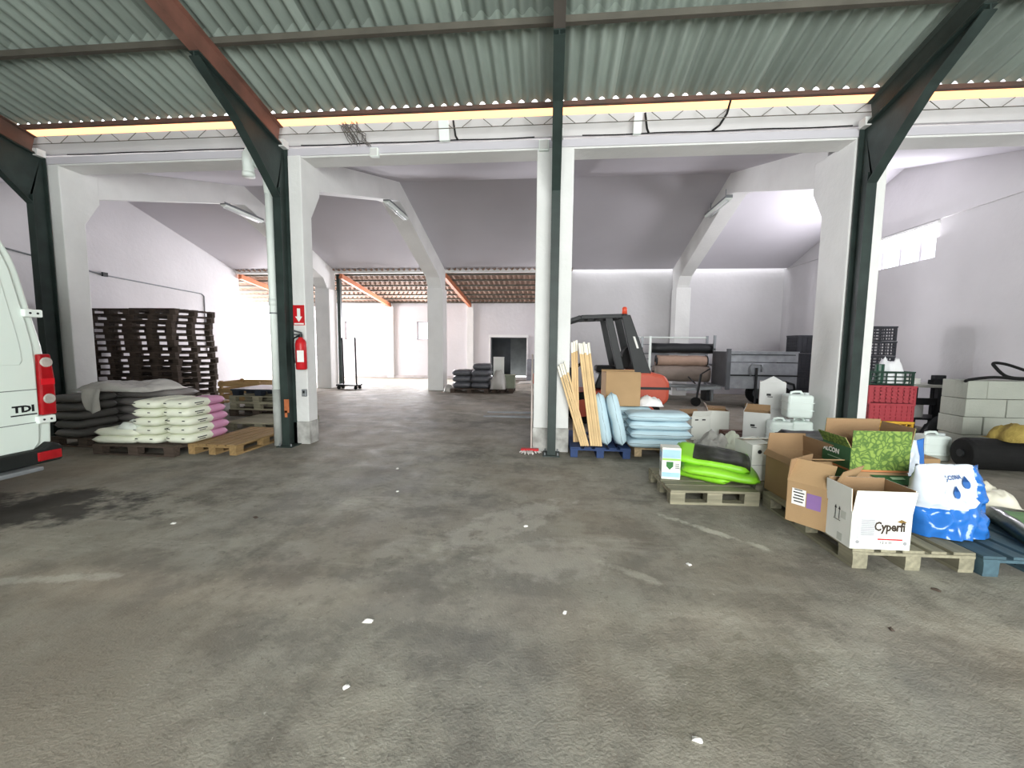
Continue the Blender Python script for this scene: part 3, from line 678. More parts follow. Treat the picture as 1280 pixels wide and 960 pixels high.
pipe_drop(1.07, 'white gutter outlet left of the loose cable in the right bay', .1)
o = MB().tube([(2.22, 5.97, 4.72), (2.2, 6.02, 4.58), (2.13, 6.06, 4.46), (2.05, 6.1, 4.41)], .014, 6).build('cable', M_rub, None, True); tag(o, 'short loose black cable hanging from the eave in the right bay', 'cable')
# tangle of netting hanging at the eave
b = MB(); q = random.Random(3)
for k in range(16):
    x = -2.95+q.uniform(-.14, .12); p = [(x+.04*j+q.uniform(-.05, .05), 6.02+q.uniform(-.02, .03), 4.66-.06*j+q.uniform(-.02, .02)) for j in range(6)]
    b.tube(p, .006, 5)
o = b.build('netting', mat('grey_netting', '#6b6663', .8), None, True); tag(o, 'tangle of grey netting hanging at the eave in the left middle bay', 'netting'); o['kind'] = 'stuff'
# conduit on the left wall
t = thing('wall_conduit', 'thin dark conduit along the left wall dropping behind the pallets', 'conduit', (XL+.02, 0, 0))
MB().tube([(0, 7.2, 3.55), (0, 10.0, 3.22), (0, 12.9, 3.12), (0, 13.0, 3.05), (0, 13.0, 1.2)], .018, 8).build('pipe', M_grey, t, True)
MB().box((.02, 9.9, 3.24), (.05, .12, .1)).build('box', M_dk, t)
o = MB().tube([(XL+.02, 6.6, 3.3), (XL+.02, 7.0, 3.32)], .02, 6).build('cable', M_grey, None, True); tag(o, 'short cable stub high on the left wall near the van', 'cable')

# ------------------------------------------------------------------ mop leaning at the middle column
t = thing('mop', 'red and white mop standing at the foot of the middle column', 'mop', (-.3, 6.02, 0))
MB().tube([(.02, .0, .07), (.0, .42, 1.42)], .013, 8).build('handle', mat('pale_mop_handle', '#c9bdb6', .5), t, True)
MB().box((.0, 0, .05), (.26, .09, .03)).build('head', M_red, t, bevel=.01)
b = MB(); q = random.Random(5)
for k in range(30):
    a = q.uniform(0, 2*pi); r_ = q.uniform(.1, .18); b.tube([(.1*cos(a), .04*sin(a), .045), (r_*.8*cos(a), r_*.6*sin(a), .03), (r_*cos(a), r_*.8*sin(a), .01)], .008, 5)
b.build('mop_strings', mat('mop_cotton', '#d5cdca', .9, .1), t, True)

# ------------------------------------------------------------------ forklift behind the middle column, forks pointing left
M_fl = mat('orange_red_paint', '#c2553f', .45, .08, 4, .04, 40, rand=0)
f = thing('forklift', 'orange red forklift with black roof guard and orange beacon, forks pointing left', 'forklift', (0, 9.0, 0))
MB().prism([(.35, .28), (2.0, .28), (2.0, .62), (1.5, .72), (.35, .62)], 'y', -.5, .5).build('chassis', M_fl, f, bevel=.03)
MB().prism([(1.35, .38), (2.2, .40), (2.3, .52), (2.3, .86), (2.2, 1.0), (1.9, 1.06), (1.35, 1.06)], 'y', -.54, .54).build('counterweight', M_fl, f, bevel=.07, seg=3)
MB().box((2.0, 0, .74), (.64, 1.085, .05)).build('counterweight_groove', M_dk, f)
MB().prism([(.85, .7), (1.75, .7), (1.7, 1.02), (.95, 1.02)], 'y', -.42, .42).build('engine_cover', M_dk, f, bevel=.03)
st_ = MB().box((1.15, 0, 1.09), (.5, .48, .13)).build('seat', M_rub, f, bevel=.04)
MB().prism([(1.32, 1.1), (1.55, 1.1), (1.68, 1.5), (1.58, 1.58), (1.46, 1.5)], 'y', -.23, .23).build('seat_back', M_rub, f, bevel=.04)
MB().prism([(.3, .6), (.5, .6), (.38, 1.12), (.28, 1.12)], 'y', -.45, .45).build('dashboard', M_dk, f, bevel=.02)
b = MB(); b.tube([(.62+.16*.5*cos(a)*1, .17*sin(a), 1.2+.16*.5*cos(a)) for a in [2*pi*k/16 for k in range(17)]], .015, 6); b.tube([(.35, 0, 1.05), (.62, 0, 1.2)], .02, 6); b.build('steering_wheel', M_rub, f, True)
for s in (-.48, .48):
    b = MB(); p = [(.2, s, .55), (.02, s, 1.45), (.1, s, 1.78), (.3, s, 2.04), (.55, s, 2.12), (1.35, s, 2.15)]
    for a_, c_ in zip(p[:-1], p[1:]): b.bar(a_, c_, .08, .07, up=(0, 1, 0))
    b.build('guard_front_post', M_dk, f, bevel=.01)
    MB().prism([(1.32, 2.17), (1.5, 2.17), (1.95, 1.0), (1.62, 1.0)], 'y', s-.04, s+.04).build('guard_rear_post', M_dk, f, bevel=.015)
    b = MB(); b.prism([(1.02, 2.12), (1.16, 2.12), (1.42, 1.1), (1.26, 1.1)], 'y', s-.03, s+.03); b.build('guard_strut', M_dk, f, bevel=.01)
    MB().prism([(1.56, 1.75), (1.6, 1.75), (1.68, 1.52), (1.64, 1.52)], 'y', s*1.09-.006, s*1.09+.006).build('sticker', M_paper, f)
for k in range(6): MB().bar((.32+.2*k, -.48, 2.13), (.32+.2*k, .48, 2.13), .04, .05).build('guard_roof_bar', M_dk, f)
bc = MB().tube([(1.42, -.3, 2.18), (1.42, -.3, 2.2)], .06, 14).build('beacon_base', M_dk, f)
MB().tube([(1.42, -.3, 2.2), (1.42, -.3, 2.31), (1.42, -.3, 2.34)], [.05, .05, .03], 14).build('beacon', mat('orange_beacon', '#e2573a', .3), f, True)
for x, r_, w_ in ((.62, .32, .2), (1.9, .25, .16)):
    for s in (-1, 1):
        wv = MB().tube([(x, s*.36, r_), (x, s*(.36+w_), r_)], r_, 24).build('wheel', M_rub, f, bevel=.03)
        MB().tube([(x, s*.5, r_), (x, s*(.365+w_), r_)], r_*.55, 16).build('rim', M_fl, wv)
for s in (-.32, .32): MB().box((.06, s, 1.05), (.14, .1, 1.95)).build('mast_rail', M_dk, f, bevel=.008)
for z in (.3, 1.2, 2.0): MB().box((.06, 0, z), (.1, .7, .08)).build('mast_crossbar', M_dk, f)
MB().box((-.08, 0, .32), (.06, .95, .38)).build('carriage', M_dk, f, bevel=.01)
for s in (-.28, .28):
    b = MB(); b.prism([(-.12, .62), (-.16, .62), (-.16, .09), (-1.42, .07), (-1.42, .055), (-.12, .05)], 'y', s-.055, s+.055); b.build('fork', M_grey, f)
MB().box((-.28, .42, .82), (.32, .26, .22)).build('mast_cylinder_cover', M_fl, f, bevel=.02)

# ------------------------------------------------------------------ far pallet of wrapped grey blocks by the doorway
pallet('pallet under the wrapped grey sacks near the dark doorway', (-2.65, 13.85, 0), 0, M_wooddk, 1.25, 1.0)
pallet('second pallet beside the wrapped grey sacks near the dark doorway', (-1.6, 14.0, 0), 0, M_wooddk, .7, .9)
M_gblk = mat('wrapped_dark_grey_sack', '#5c5d62', .35, .15, 4, .25, 14, rand=.1)
fb = [sack_mesh('sack', .62, .92, .2, M_gblk, s, .02) for s in (31, 32)]
for k in range(3):
    for i in range(2):
        sack('wrapped grey sack on the far pallet, %s, %s column' % (nth_top(k, 3), ['left', 'right'][i]), fb[(k+i) % 2], (-2.93+i*.62, 13.85, .146+k*.2), 0, 'wrapped grey sacks on the far pallet')
sack('wrapped dark grey sack lying alone on top of the far pallet load', fb[0], (-2.3, 13.9, .75), .1, 'wrapped grey sacks on the far pallet')
o = crumple('plastic_film', .5, .55, .75, M_film, 33, .07, 20); o.location = (-1.72, 13.55, .15); tag(o, 'torn clear film hanging beside the far grey sacks', 'film')
o = crumple('plastic_film', .3, .3, .3, M_film, 35, .05, 14); o.location = (-3.42, 13.7, .0); tag(o, 'small heap of clear film left of the far grey sacks', 'film')
t = thing('white_board', 'white board standing upright behind the far grey sacks', 'board', (-1.8, 14.2, .146)); MB().box((0, 0, .5), (.36, .06, 1.0)).build('panel', M_cardw, t, bevel=.005)
MB().box((0, 0, 1.005), (.37, .07, .02)).build('edge_strip', M_paper, t)
closed_box('carton', 'grey green carton right of the far grey sacks', 'carton', (-1.42, 13.9, .146), 0, (.42, .4, .44), mat('grey_green_card', '#8a917f', .8))
# things right of the doorway
for k in range(4):
    o = MB().box((0, 0, .12), (.75, .5, .235)).build('plastic_crate', mat('grey_far_crate', '#7f8187', .6), None, bevel=.02); o.location = (-.72, 18.55, k*.24); tag(o, 'grey crate in the stack right of the doorway, %s' % nth_top(k, 4), 'crate', 'grey crates by the doorway')
o = crumple('plastic_film', 1.0, .4, .14, M_film, 41, .03, 14); o.location = (-.9, 17.3, 0); tag(o, 'flat grey scraps on the floor before the doorway', 'scrap')
# thin pole trolley by the far left column
t = thing('pole_trolley', 'low trolley with two thin upright poles by the far column', 'trolley', (-6.95, 13.9, 0))
MB().box((0, 0, .14), (.75, .4, .05)).build('deck', M_dk, t)
for x in (-.3, .3):
    for y in (-.15, .15): MB().tube([(x, y-.02, .06), (x, y+.02, .06)], .06, 12).build('wheel', M_rub, t)
for x, z in ((-.2, 1.75), (.26, 1.78)): MB().tube([(x, 0, .16), (x-.02, 0, z)], .03, 8).build('pole', M_dk, t)
# ------------------------------------------------------------------ builders for boxes, crates and cans
def open_box(name, label, cat, loc, rz, s, mo, mi, flaps, group=None, names=None):
    """flaps: (front, back, left, right) each (length, outward angle in degrees) or None"""
    t = thing(name, label, cat, loc, rz, group); L, W, H = s; th = .004
    b = MB()
    for k, m in ((0, 0), (1, 1)):
        o_ = th*(.5+k); l2, w2 = L/2-o_, W/2-o_
        b.box((0, -w2, H/2), (L-2*k*th, th, H), m=m); b.box((0, w2, H/2), (L-2*k*th, th, H), m=m)
        b.box((-l2, 0, H/2), (th, W-2*k*th, H), m=m); b.box((l2, 0, H/2), (th, W-2*k*th, H), m=m)
    b.box((0, 0, th), (L-.004, W-.004, th), m=0); b.box((0, 0, 2*th), (L-4*th, W-4*th, th), m=1)
    b.build('body', [mo, mi], t)
    for f, (px, py, ang, wid) in zip(flaps, ((0, -W/2, 0, L), (0, W/2, 180, L), (-L/2, 0, -90, W), (L/2, 0, 90, W))):
        if not f: continue
        ln, a = f; q = MB(); w_ = wid-.006
        q.box((0, -.002, ln/2), (w_, .004, ln), m=0); q.box((0, .002, ln/2), (w_, .004, ln), m=1)
        fo = q.build('flap', [mo, mi], t); fo.location = (px, py, H)
        fo.rotation_euler = (Matrix.Rotation(R(ang), 3, 'Z') @ Matrix.Rotation(R(a), 3, 'X')).to_euler()
    return t
CRM = {}
def crate(label, loc, rz, s, m, group=None, rows=4, cols=6, solid=0, name='plastic_crate'):
    key = (s, m.name, rows, cols, solid); t = thing(name, label, 'crate', loc, rz, group); L, W, H = s
    def side(ln):
        b = MB(); th = .012
        for i in range(rows):
            z = H*(.06+.84*i/(rows-1)); b.box((0, 0, z), (ln, th, H*.085))
        for i in range(cols+1): b.box((-ln/2+ln*i/cols, 0, H*.48), (.016, th, H*.9))
        if solid: b.box((0, th*.6, H*.5), (ln*.98, .004, H*.9))
        b.box((0, -.006, H*.955), (ln+.012, .03, H*.09)); return b
    if key not in CRM:
        CRM[key] = []
        for ln in (L, W):
            b = side(ln); me = bpy.data.meshes.new('side_panel'); me.from_pydata(b.v, [], b.f); me.materials.append(m); CRM[key].append(me)
        b = MB(); b.box((0, 0, .012), (L, W, .015))
        for i in range(5): b.box((0, -W/2+W*(i+.5)/5, .022), (L*.97, .02, .012))
        me = bpy.data.meshes.new('base'); me.from_pydata(b.v, [], b.f); me.materials.append(m); CRM[key].append(me)
        b = MB(); b.box((0, 0, H/2), (.03, .03, H)); me = bpy.data.meshes.new('corner_post'); me.from_pydata(b.v, [], b.f); me.materials.append(m); CRM[key].append(me)
    A, B, Ba, P = CRM[key]
    for y, r_ in ((-W/2+.006, 0), (W/2-.006, pi)):
        o = link('side_panel', A, t, 0, (0, y, 0)); o.rotation_euler = (0, 0, r_)
    for x, r_ in ((-L/2+.006, -pi/2), (L/2-.006, pi/2)):
        o = link('side_panel', B, t, 0, (x, 0, 0)); o.rotation_euler = (0, 0, r_)
    link('base', Ba, t)
    for x in (-1, 1):
        for y in (-1, 1): link('corner_post', P, t, 0, (x*(L/2-.012), y*(W/2-.012), 0))
    return t
def jerrycan(label, loc, rz, s=(.32, .27, .37), m=None, group=None, cap=True):
    t = thing('jerrycan', label, 'jerrycan', loc, rz, group); L, W, H = s; m = m or M_plastw
    MB().box((0, 0, H*.45), (L, W, H*.9), taper=.97).build('body', m, t, bevel=.04, seg=3)
    hb = MB(); hb.tube([(-L*.28, 0, H*.86), (-L*.26, 0, H*.97), (-L*.1, 0, H), (L*.1, 0, H), (L*.2, 0, H*.9)], .018, 8); hb.build('handle', m, t, True)
    MB().tube([(L*.33, 0, H*.88), (L*.33, 0, H*.97)], .035, 14).build('cap', mat('pale_cap', '#c9cfd0', .5), t)
    for z in (.3, .6): MB().box((0, 0, H*z), (L+.004, W+.004, .012)).build('rib', m, t, bevel=.004)
    return t

# ------------------------------------------------------------------ blue pallet with timber and light blue sacks beside the middle column
M_bluep = mat('blue_pallet_paint', '#2b3f68', .7, .15, 5, .2, 40, rand=.08)
pallet('blue painted pallet under the leaning timber by the middle post', (.69, 6.46, 0), R(90), M_bluep, 1.2, .83)
pallet('light wooden pallet under the stack of light blue sacks', (1.62, 6.62, 0), R(91), mat('light_pallet_wood', '#b59f7e', .85, .2, 5, .3, 40, rand=.12, stretch=(.6, 6, 6)), 1.2, .9)
M_tip = mat('white_painted_end', '#efe9da', .7, .04, 5, .05)
def plank(label, a, b, wx, wy, group, up=(0, 1, 0)):
    t = thing('timber_batten', label, 'timber', a, 0, group); a = Vector(a); d_ = Vector(b)-a; n_ = d_.length; e = d_*(1-.16/n_)
    MB().bar((0, 0, 0), e, wx, wy, up=up).build('batten', M_woodlt, t); MB().bar(e, d_, wx, wy, up=up).build('painted_end', M_tip, t)
gl = ['leftmost', 'second from the left', 'third from the left', 'rightmost']
for k in range(4):
    plank('pine batten slanted against the middle post, %s of four' % gl[k], (.435+.031*k, 5.95+.004*k, .148), (.085+.031*k, 6.045, 1.26+.02*k+.01*(k % 2)), .028, .07, 'slanted pine battens at the middle post')
for k in range(3):
    plank('tall pine batten, %s of three in the rear upright bundle' % ['left', 'middle', 'right'][k], (.345+.033*k, 6.17+.01*k, .148), (.29+.033*k, 6.44, 1.60+.015*k), .03, .08, 'rear bundle of pine battens')
for k in range(5):
    plank('tall pine batten in the front upright bundle, %s' % ['leftmost', 'second from left', 'middle', 'second from right', 'rightmost'][k], (.572+.033*k, 5.95-.003*k, .148), (.39+.033*k, 6.28, 1.585-.012*(k % 2)+.008*(k % 3)), .03, .085, 'front bundle of pine battens')
M_blsack = mat('light_blue_sack', '#b9d0da', .55, .06, 3, .1, 26, rand=.04)
M_seam = mat('sack_seam', '#7f8c93', .7, .1, 6, 0)
bs = [sack_mesh('sack', .86, .46, .125, M_blsack, s, .012, nx=18) for s in (51, 52, 53)]
bst = [sack_mesh('sack', .76, .44, .17, M_blsack, s, .014) for s in (54, 55)]
def seam(o, L, Wd, T):
    b = MB(); b.tube([(-L/2+.02+L*.96*i/12, -Wd/2+.004, T/2+.004*sin(i*1.3)) for i in range(13)], .004, 5); b.build('seam', M_seam, o)
    for sx in (-1, 1):
        b = MB(); b.tube([(sx*(L/2-.004), -Wd*.4+Wd*.8*i/6, T/2) for i in range(7)], .005, 5); b.build('stitched_end', M_seam, o)
for k in range(4):
    o = sack('light blue sack, %s of the front stack' % nth_top(k, 4), bs[k % 3], (1.5+rnd.uniform(-.015, .02), 6.1, .147+k*.125), rnd.uniform(-.02, .02), 'light blue sacks in the front stack')
    seam(o, .86, .46, .135)
for k in range(4):
    o = sack('light blue sack, %s of the stack under the brown box' % nth_top(k, 4), bs[(k+1) % 3], (1.12+rnd.uniform(-.015, .02), 6.68, .147+k*.123), rnd.uniform(-.03, .03), 'light blue sacks in the rear stack')
    seam(o, .86, .46, .135)
for k, (a, e, w_) in enumerate([((.80, 6.1, .15), (.68, 6.28, .83), 'left'), ((1.0, 6.02, .15), (.845, 6.2, .87), 'right')]):
    a = Vector(a); e = Vector(e); z = (e-a).normalized(); y = Vector((0, 1, 0)); y = (y-z*y.dot(z)).normalized(); x = y.cross(z)
    # sack local x -> z (up), local y -> y, local z(thickness) -> -x side
    n_ = z.cross(y); M4 = Matrix((z, y, n_)).transposed().to_4x4()
    o = link('sack', bst[k], None, 0); o.matrix_world = Matrix.Translation((a+e)/2 - n_*.085) @ M4
    tag(o, 'light blue sack standing on end on the blue pallet, %s of two' % w_, 'sack', 'light blue sacks standing on end'); seam(o, .76, .44, .17)
t = thing('carton', 'plain brown cardboard box standing on the light blue sacks', 'carton', (1.06, 6.66, .655), R(3))
MB().box((0, 0, .25), (.52, .42, .5)).build('body', M_card, t, bevel=.006)
MB().box((0, -.18, .503), (.5, .05, .004)).build('top_gap', M_ink, t)
MB().prism([(-.26, .5), (.25, .5), (.25, .515), (-.26, .525)], 'y', -.214, -.208).build('flap', M_card, t)
MB().prism([(-.26, .5), (.26, .5), (.26, .53), (-.26, .53)], 'y', .2, .208).build('flap', M_card, t)
o = crumple('plastic_bag', .36, .34, .17, mat('white_film_bag', '#e9e6e6', .4, .04, 4, .2, 14), 61, .03, 16); o.location = (1.5, 6.62, .655); tag(o, 'white crumpled bag right of the brown box on the sacks', 'bag')

# ------------------------------------------------------------------ cartons and cans between the sacks and the right column
t = open_box('carton', 'open white carton on the floor just right of the blue sacks', 'carton', (2.47, 7.42, 0), R(14), (.34, .3, .40), M_cardw, M_cardin, ((.1, 20), (.12, 60), (.1, 100), None))
for x in (-.08, .05): MB().box((x, -.151, .34), (.06, .003, .02)).build('print_mark', M_ink, t)
open_box('carton', 'open grey white carton behind the crumpled clear film', 'carton', (2.95, 7.78, 0), R(-12), (.34, .34, .45), M_cardw, M_cardin, (None, (.14, 80), (.12, 20), None))
o = crumple('plastic_film', .5, .42, .36, M_film, 63, .07, 20); o.location = (2.3, 6.25, 0); tag(o, 'crumpled grey film heap in front of the white cartons', 'film')
o = crumple('plastic_bag', .42, .36, .34, M_wsack, 65, .06, 20); o.location = (2.6, 6.2, 0); tag(o, 'crumpled cream plastic bag in front of the grey white carton', 'bag')
o = crumple('plastic_bag', .5, .3, .16, mat('dark_red_black_bag', '#2a1c1c', .5, .2, 6, .3, col2='#6e2a2a'), 67, .04, 16); o.location = (2.24, 5.75, 0); tag(o, 'small dark red and black bag on the floor by the blue sacks', 'bag')
pallet('reddish brown pallet under the white cartons and cans', (3.38, 7.0, 0), R(2), mat('reddish_pallet_wood', '#6d5148', .85, .2, 5, .3, 40, rand=.15, stretch=(.6, 6, 6)), .93, 1.05)
o = MB().box((0, 0, .01), (.9, .1, .02)).build('board', M_wooddk); o.location = (3.05, 6.3, .0); o.rotation_euler = (0, 0, .5); tag(o, 'loose dark board on the floor before the white cartons', 'board')
def mark(t, y, z, s=.05, x=0):
    MB().box((x, y, z), (s, .003, s*.55)).build('print_mark', M_ink, t)
    MB().box((x+.02, y, z-s*.55), (s*1.2, .003, s*.2)).build('print_line', M_ink, t)
t = closed_box('carton', 'white carton, lower of two stacked behind the white cans', 'carton', (3.6, 7.22, .146), R(-20), (.36, .34, .44), M_cardg); mark(t, -.172, .22, .06, -.05)
t = closed_box('carton', 'white carton with slanted lid, upper of two stacked behind the cans', 'carton', (3.58, 7.22, .587), R(-24), (.36, .34, .42), M_cardg); mark(t, -.172, .22, .06, -.05)
MB().prism([(-.17, .42), (.17, .42), (0, .52)], 'y', -.168, -.162).build('flap', M_cardg, t)
t = open_box('carton', 'open white carton left of the white cans on the reddish pallet', 'carton', (3.2, 6.86, .146), R(-25), (.36, .32, .42), M_cardg, M_cardin, (None, (.1, 30), (.12, -20), None)); mark(t, -.162, .22, .06, -.05)
M_can = mat('frosted_white_can', '#dfe9e4', .4, .03, 3, .03, 60, rand=.02)
jerrycan('white jerrycan, lower left of the three by the right column', (3.36, 6.50, .146), R(-12), (.30, .26, .38), M_can, 'white cans by the right column')
jerrycan('white jerrycan, lower right of the three beside the right column', (3.68, 6.58, .146), R(-8), (.28, .26, .38), M_can, 'white cans by the right column')
jerrycan('white jerrycan, top one of the three by the right column', (3.62, 6.57, .535), R(-6), (.34, .28, .38), M_can, 'white cans by the right column')

# ------------------------------------------------------------------ front right: small pallet with box and lime sacks
pallet('weathered grey pallet under the lime green sacks', (1.60, 4.60, 0), R(3), M_woodgr, .86, .78)
t = thing('carton', 'small white box with green shield print on the weathered pallet', 'carton', (1.29, 4.62, .146), R(-6))
MB().box((0, 0, .17), (.19, .17, .34)).build('body', M_cardw, t, bevel=.004)
MB().box((0, -.0865, .275), (.18, .002, .09)).build('blue_panel', mat('pale_blue_print', '#9fc3e2', .6, .1, 6, 0), t)
MB().box((0, -.0865, .215), (.18, .002, .022)).build('green_band', mat('bright_green_print', '#9ed26a', .6, .1, 6, 0), t)
MB().prism([(-.05, .19), (.02, .19), (.02, .14), (-.015, .105), (-.05, .14)], 'y', -.0885, -.0865).build('shield_print', mat('dark_green_print', '#2f6b33', .6, .1, 6, 0), t)
for z in (.17, .155, .14, .125): MB().box((.06, -.0865, z), (.04, .002, .006)).build('print_line', M_ink, t)
MB().box((0, -.0865, .05), (.18, .002, .05)).build('blue_band', MATS['pale_blue_print'], t)
MB().box((-.0965, 0, .25), (.002, .14, .07)).build('blue_panel', MATS['pale_blue_print'], t)
MB().box((-.0965, 0, .12), (.002, .14, .1)).build('grey_panel', mat('grey_print', '#a9b3ae', .6, .1, 6, 0), t)
M_lime = mat('lime_green_sack', '#84c62c', .4, .08, 4, .1, 20, rand=.03)
M_blk = mat('black_sack_print', '#14170f', .35, .3, 9, .1, 20, rand=0, col2='#2c3320')
ls = [sack_mesh('sack', .74, .42, .095, [M_lime, M_blk], s, .026, (lambda u, v: abs(v) < .86 and u > -.55) if s == 73 else (lambda u, v: abs(v) < .5 and abs(u) < .55)) for s in (71, 72, 73)]
sack('lime green sack, bottom one, lying diagonally behind the small white box', ls[0], (1.62, 4.70, .15), 0, 'lime green sacks', rot=(0, 0, R(-40)))
sack('lime green sack with black face, middle one of the pile', ls[1], (1.76, 4.53, .225), 0, 'lime green sacks', rot=(R(5), R(4), R(-16)))
sack('lime green sack with large black panel, topmost of the pile', ls[2], (1.73, 4.66, .33), 0, 'lime green sacks', rot=(R(15), R(5), R(-20)))
top = C.objects['sack'] if False else None

# ------------------------------------------------------------------ front right: long pallets with cartons
pallet('worn wooden pallet under the white box in the right foreground', (2.53, 3.70, 0), R(92), M_woodgr, 1.2, .82)
pallet('wooden pallet behind the brown boxes under the white box with dark lettering', (2.69, 4.86, 0), R(2), M_woodgr, 1.2, .8)
# white box with lettering
cx, cy = 2.315, 3.225
t = open_box('carton', 'open white box with printed front in the right foreground', 'carton', (cx, cy, .146), R(1), (.40, .27, .27), M_cardw, M_cardin, ((.16, 9), (.17, -2), (.16, 3), (.16, 3)))
yf = -.1365
text('Cyperfi', .09, 'lettering', mat('brown_black_ink', '#3a2f27', .7, .1, 3, 0, rand=0), t, (.055, yf-.001, .165), (R(90), 0, 0), bold=.003, sx=.76)
MB().prism([(.10, .205), (.13, .222), (.165, .205), (.15, .192), (.12, .198)], 'y', yf-.001, yf+.001).build('leaf_mark', mat('ochre_print', '#7d6335', .7, .2, 8, 0, rand=0), t)
MB().box((-.095, yf, .15), (.12, .002, .16)).build('grey_panel', mat('light_grey_print', '#b4b5b8', .7, .06, 30, 0, rand=0), t)
for i in range(9): MB().box((-.09, yf-.0012, .21-.013*i), (.088, .001, .004)).build('text_line', mat('mid_grey_ink', '#8f9092', .7, 0, 3, 0, rand=0), t)
MB().box((.065, yf, .075), (.165, .002, .010)).build('red_line', M_red, t)
text('12 x 1L', .028, 'lettering', M_ink, t, (.04, yf-.001, .052), (R(90), 0, 0))
for x in (-.15, .165): MB().tube([(x, yf+.002, .05), (x, yf-.001, .05)], .013, 12).build('stamp', MATS['mid_grey_ink'], t)
for q in (-.012, .028):
    b = MB(); b.box((-.2015, q, .205), (.001, .005, .085)); b.prism([(q-.011, .235), (q+.011, .235), (q, .26)], 'x', -.2025, -.2015)
    b.build('up_arrow', M_ink, t)
MB().box((-.2015, .008, .155), (.001, .07, .004)).build('arrow_base', M_ink, t)
MB().box((-.2015, -.055, .21), (.001, .05, .055)).build('tape_piece', mat('tape_grey', '#c6c9c0', .4, .05, 3, 0), t)
MB().box((-.2015, -.03, .04), (.001, .05, .055)).build('tape_piece', MATS['tape_grey'], t)
# brown boxes
t = open_box('carton', 'open brown box with white label and purple print at the pallet edge', 'carton', (2.172, 3.562, .146), R(-53), (.30, .36, .33), M_card, M_cardin, ((.2, -30), None, (.18, -6), (.18, 25)))
MB().box((-.06, -.1805, .215), (.10, .002, .13)).build('label', M_paper, t)
for i in range(4): MB().box((-.06, -.182, .25-.024*i), (.08-.014*(i % 2), .001, .010)).build('label_line', M_ink, t)
MB().box((-.065, -.182, .273), (.06, .001, .008)).build('label_line', M_ink, t)
MB().box((.048, -.1805, .205), (.10, .002, .12)).build('purple_print', mat('purple_print', '#8a6aa0', .7, .06, 6, 0), t)
t = open_box('carton', 'larger open brown box behind the purple printed one', 'carton', (2.35, 4.17, .146), R(4), (.36, .44, .40), M_card, M_cardin, ((.16, 70), (.17, -8), (.06, 150), (.15, -10)))
MB().box((.12, .222, .47), (.012, .003, .12)).build('tape_strip', MATS['brown_tape'], t)
t = open_box('carton', 'white carton with dark lettering behind the lime green sacks', 'carton', (2.33, 4.80, .146), R(4), (.44, .36, .38), M_cardw, M_cardin, ((.17, -88), (.17, -80), (.2, -84), (.2, -86)))
text('Un', .1, 'lettering', mat('dark_green_ink', '#23352c', .7, .1, 3, 0, rand=0), t, (.01, -.182, .22), (R(90), 0, 0), bold=.004)
for i in range(2): MB().box((.01, -.181, .13-.03*i), (.1, .002, .014)).build('text_line', M_ink, t)
MB().box((0, -.181, .165), (.42, .002, .004)).build('text_line', MATS['mid_grey_ink'], t)
MB().tube([(-.14, -.179, .31), (-.14, -.182, .31)], .022, 12).build('hand_hole', M_ink, t)
closed_box('carton', 'brown carton under the black plastic sheet behind the brown boxes', 'carton', (2.93, 4.88, .146), R(3), (.5, .44, .40), M_card)
b = MB(); n_ = 12
for i in range(n_+1):
    for j in range(n_+1):
        u = -1+2*i/n_; v_ = -1+2*j/n_; e = max(abs(u), abs(v_))
        b.v.append((u*.31, v_*.28, .012+.02*noise.noise(Vector((u*2, v_*2, 4)))+(.0 if e < .8 else -.0)-.05*max(0, e-.85)/.15+.06*max(0, v_-.5)))
for i in range(n_):
    for j in range(n_): a = i*(n_+1)+j; b.f.append((a, a+n_+1, a+n_+2, a+1)); b.m.append(0)
o = b.build('plastic_sheet', mat('black_film', '#15181a', .3, .2, 5, .1), None, True); o.location = (2.92, 4.87, .575); so = o.modifiers.new('thick', 'SOLIDIFY'); so.thickness = .004
tag(o, 'black plastic sheet spread over a carton behind the brown boxes', 'sheet')
# green printed boxes
M_dgr = mat('dark_green_card', '#2f5a36', .7, .1, 5, .03, rand=0)
def leafy():
    m = mat('leaf_print_card', '#93ab4a', .7, .1, 5, 0, rand=0)
    N = m.node_tree.nodes; L = m.node_tree.links; tc = N.new('ShaderNodeTexCoord'); vo = N.new('ShaderNodeTexVoronoi'); vo.feature = 'DISTANCE_TO_EDGE'; vo.inputs['Scale'].default_value = 24
    nz = N.new('ShaderNodeTexNoise'); nz.inputs['Scale'].default_value = 9; L.new(tc.outputs['Object'], nz.inputs[0])
    av = N.new('ShaderNodeMix'); av.data_type = 'VECTOR'; av.inputs[0].default_value = .12; L.new(tc.outputs['Object'], av.inputs[4]); L.new(nz.outputs['Color'], av.inputs[5]); L.new(av.outputs[1], vo.inputs['Vector'])
    rp = N.new('ShaderNodeValToRGB'); e = rp.color_ramp.elements; e[0].position = .03; e[0].color = (*lin('#48632b'), 1); e[1].position = .22; e[1].color = (*lin('#7c9444'), 1)
    L.new(vo.outputs['Distance'], rp.inputs[0]); L.new(rp.outputs[0], N['Principled BSDF'].inputs['Base Color']); return m
M_leaf = leafy()
t = open_box('carton', 'dark green carton under the leaf printed one in the right foreground', 'carton', (2.755, 3.935, .146), R(0), (.46, .36, .37), M_dgr, M_cardin, ((.13, 165), None, None, None))
MB().tube([(-.2305, .02, .24), (-.232, .02, .24)], .04, 12).build('flower_print', M_paper, t)
MB().box((-.16, -.1815, .2), (.03, .002, .2)).build('pale_band', mat('pale_green_print', '#9db79a', .7, .05, 5, 0), t)
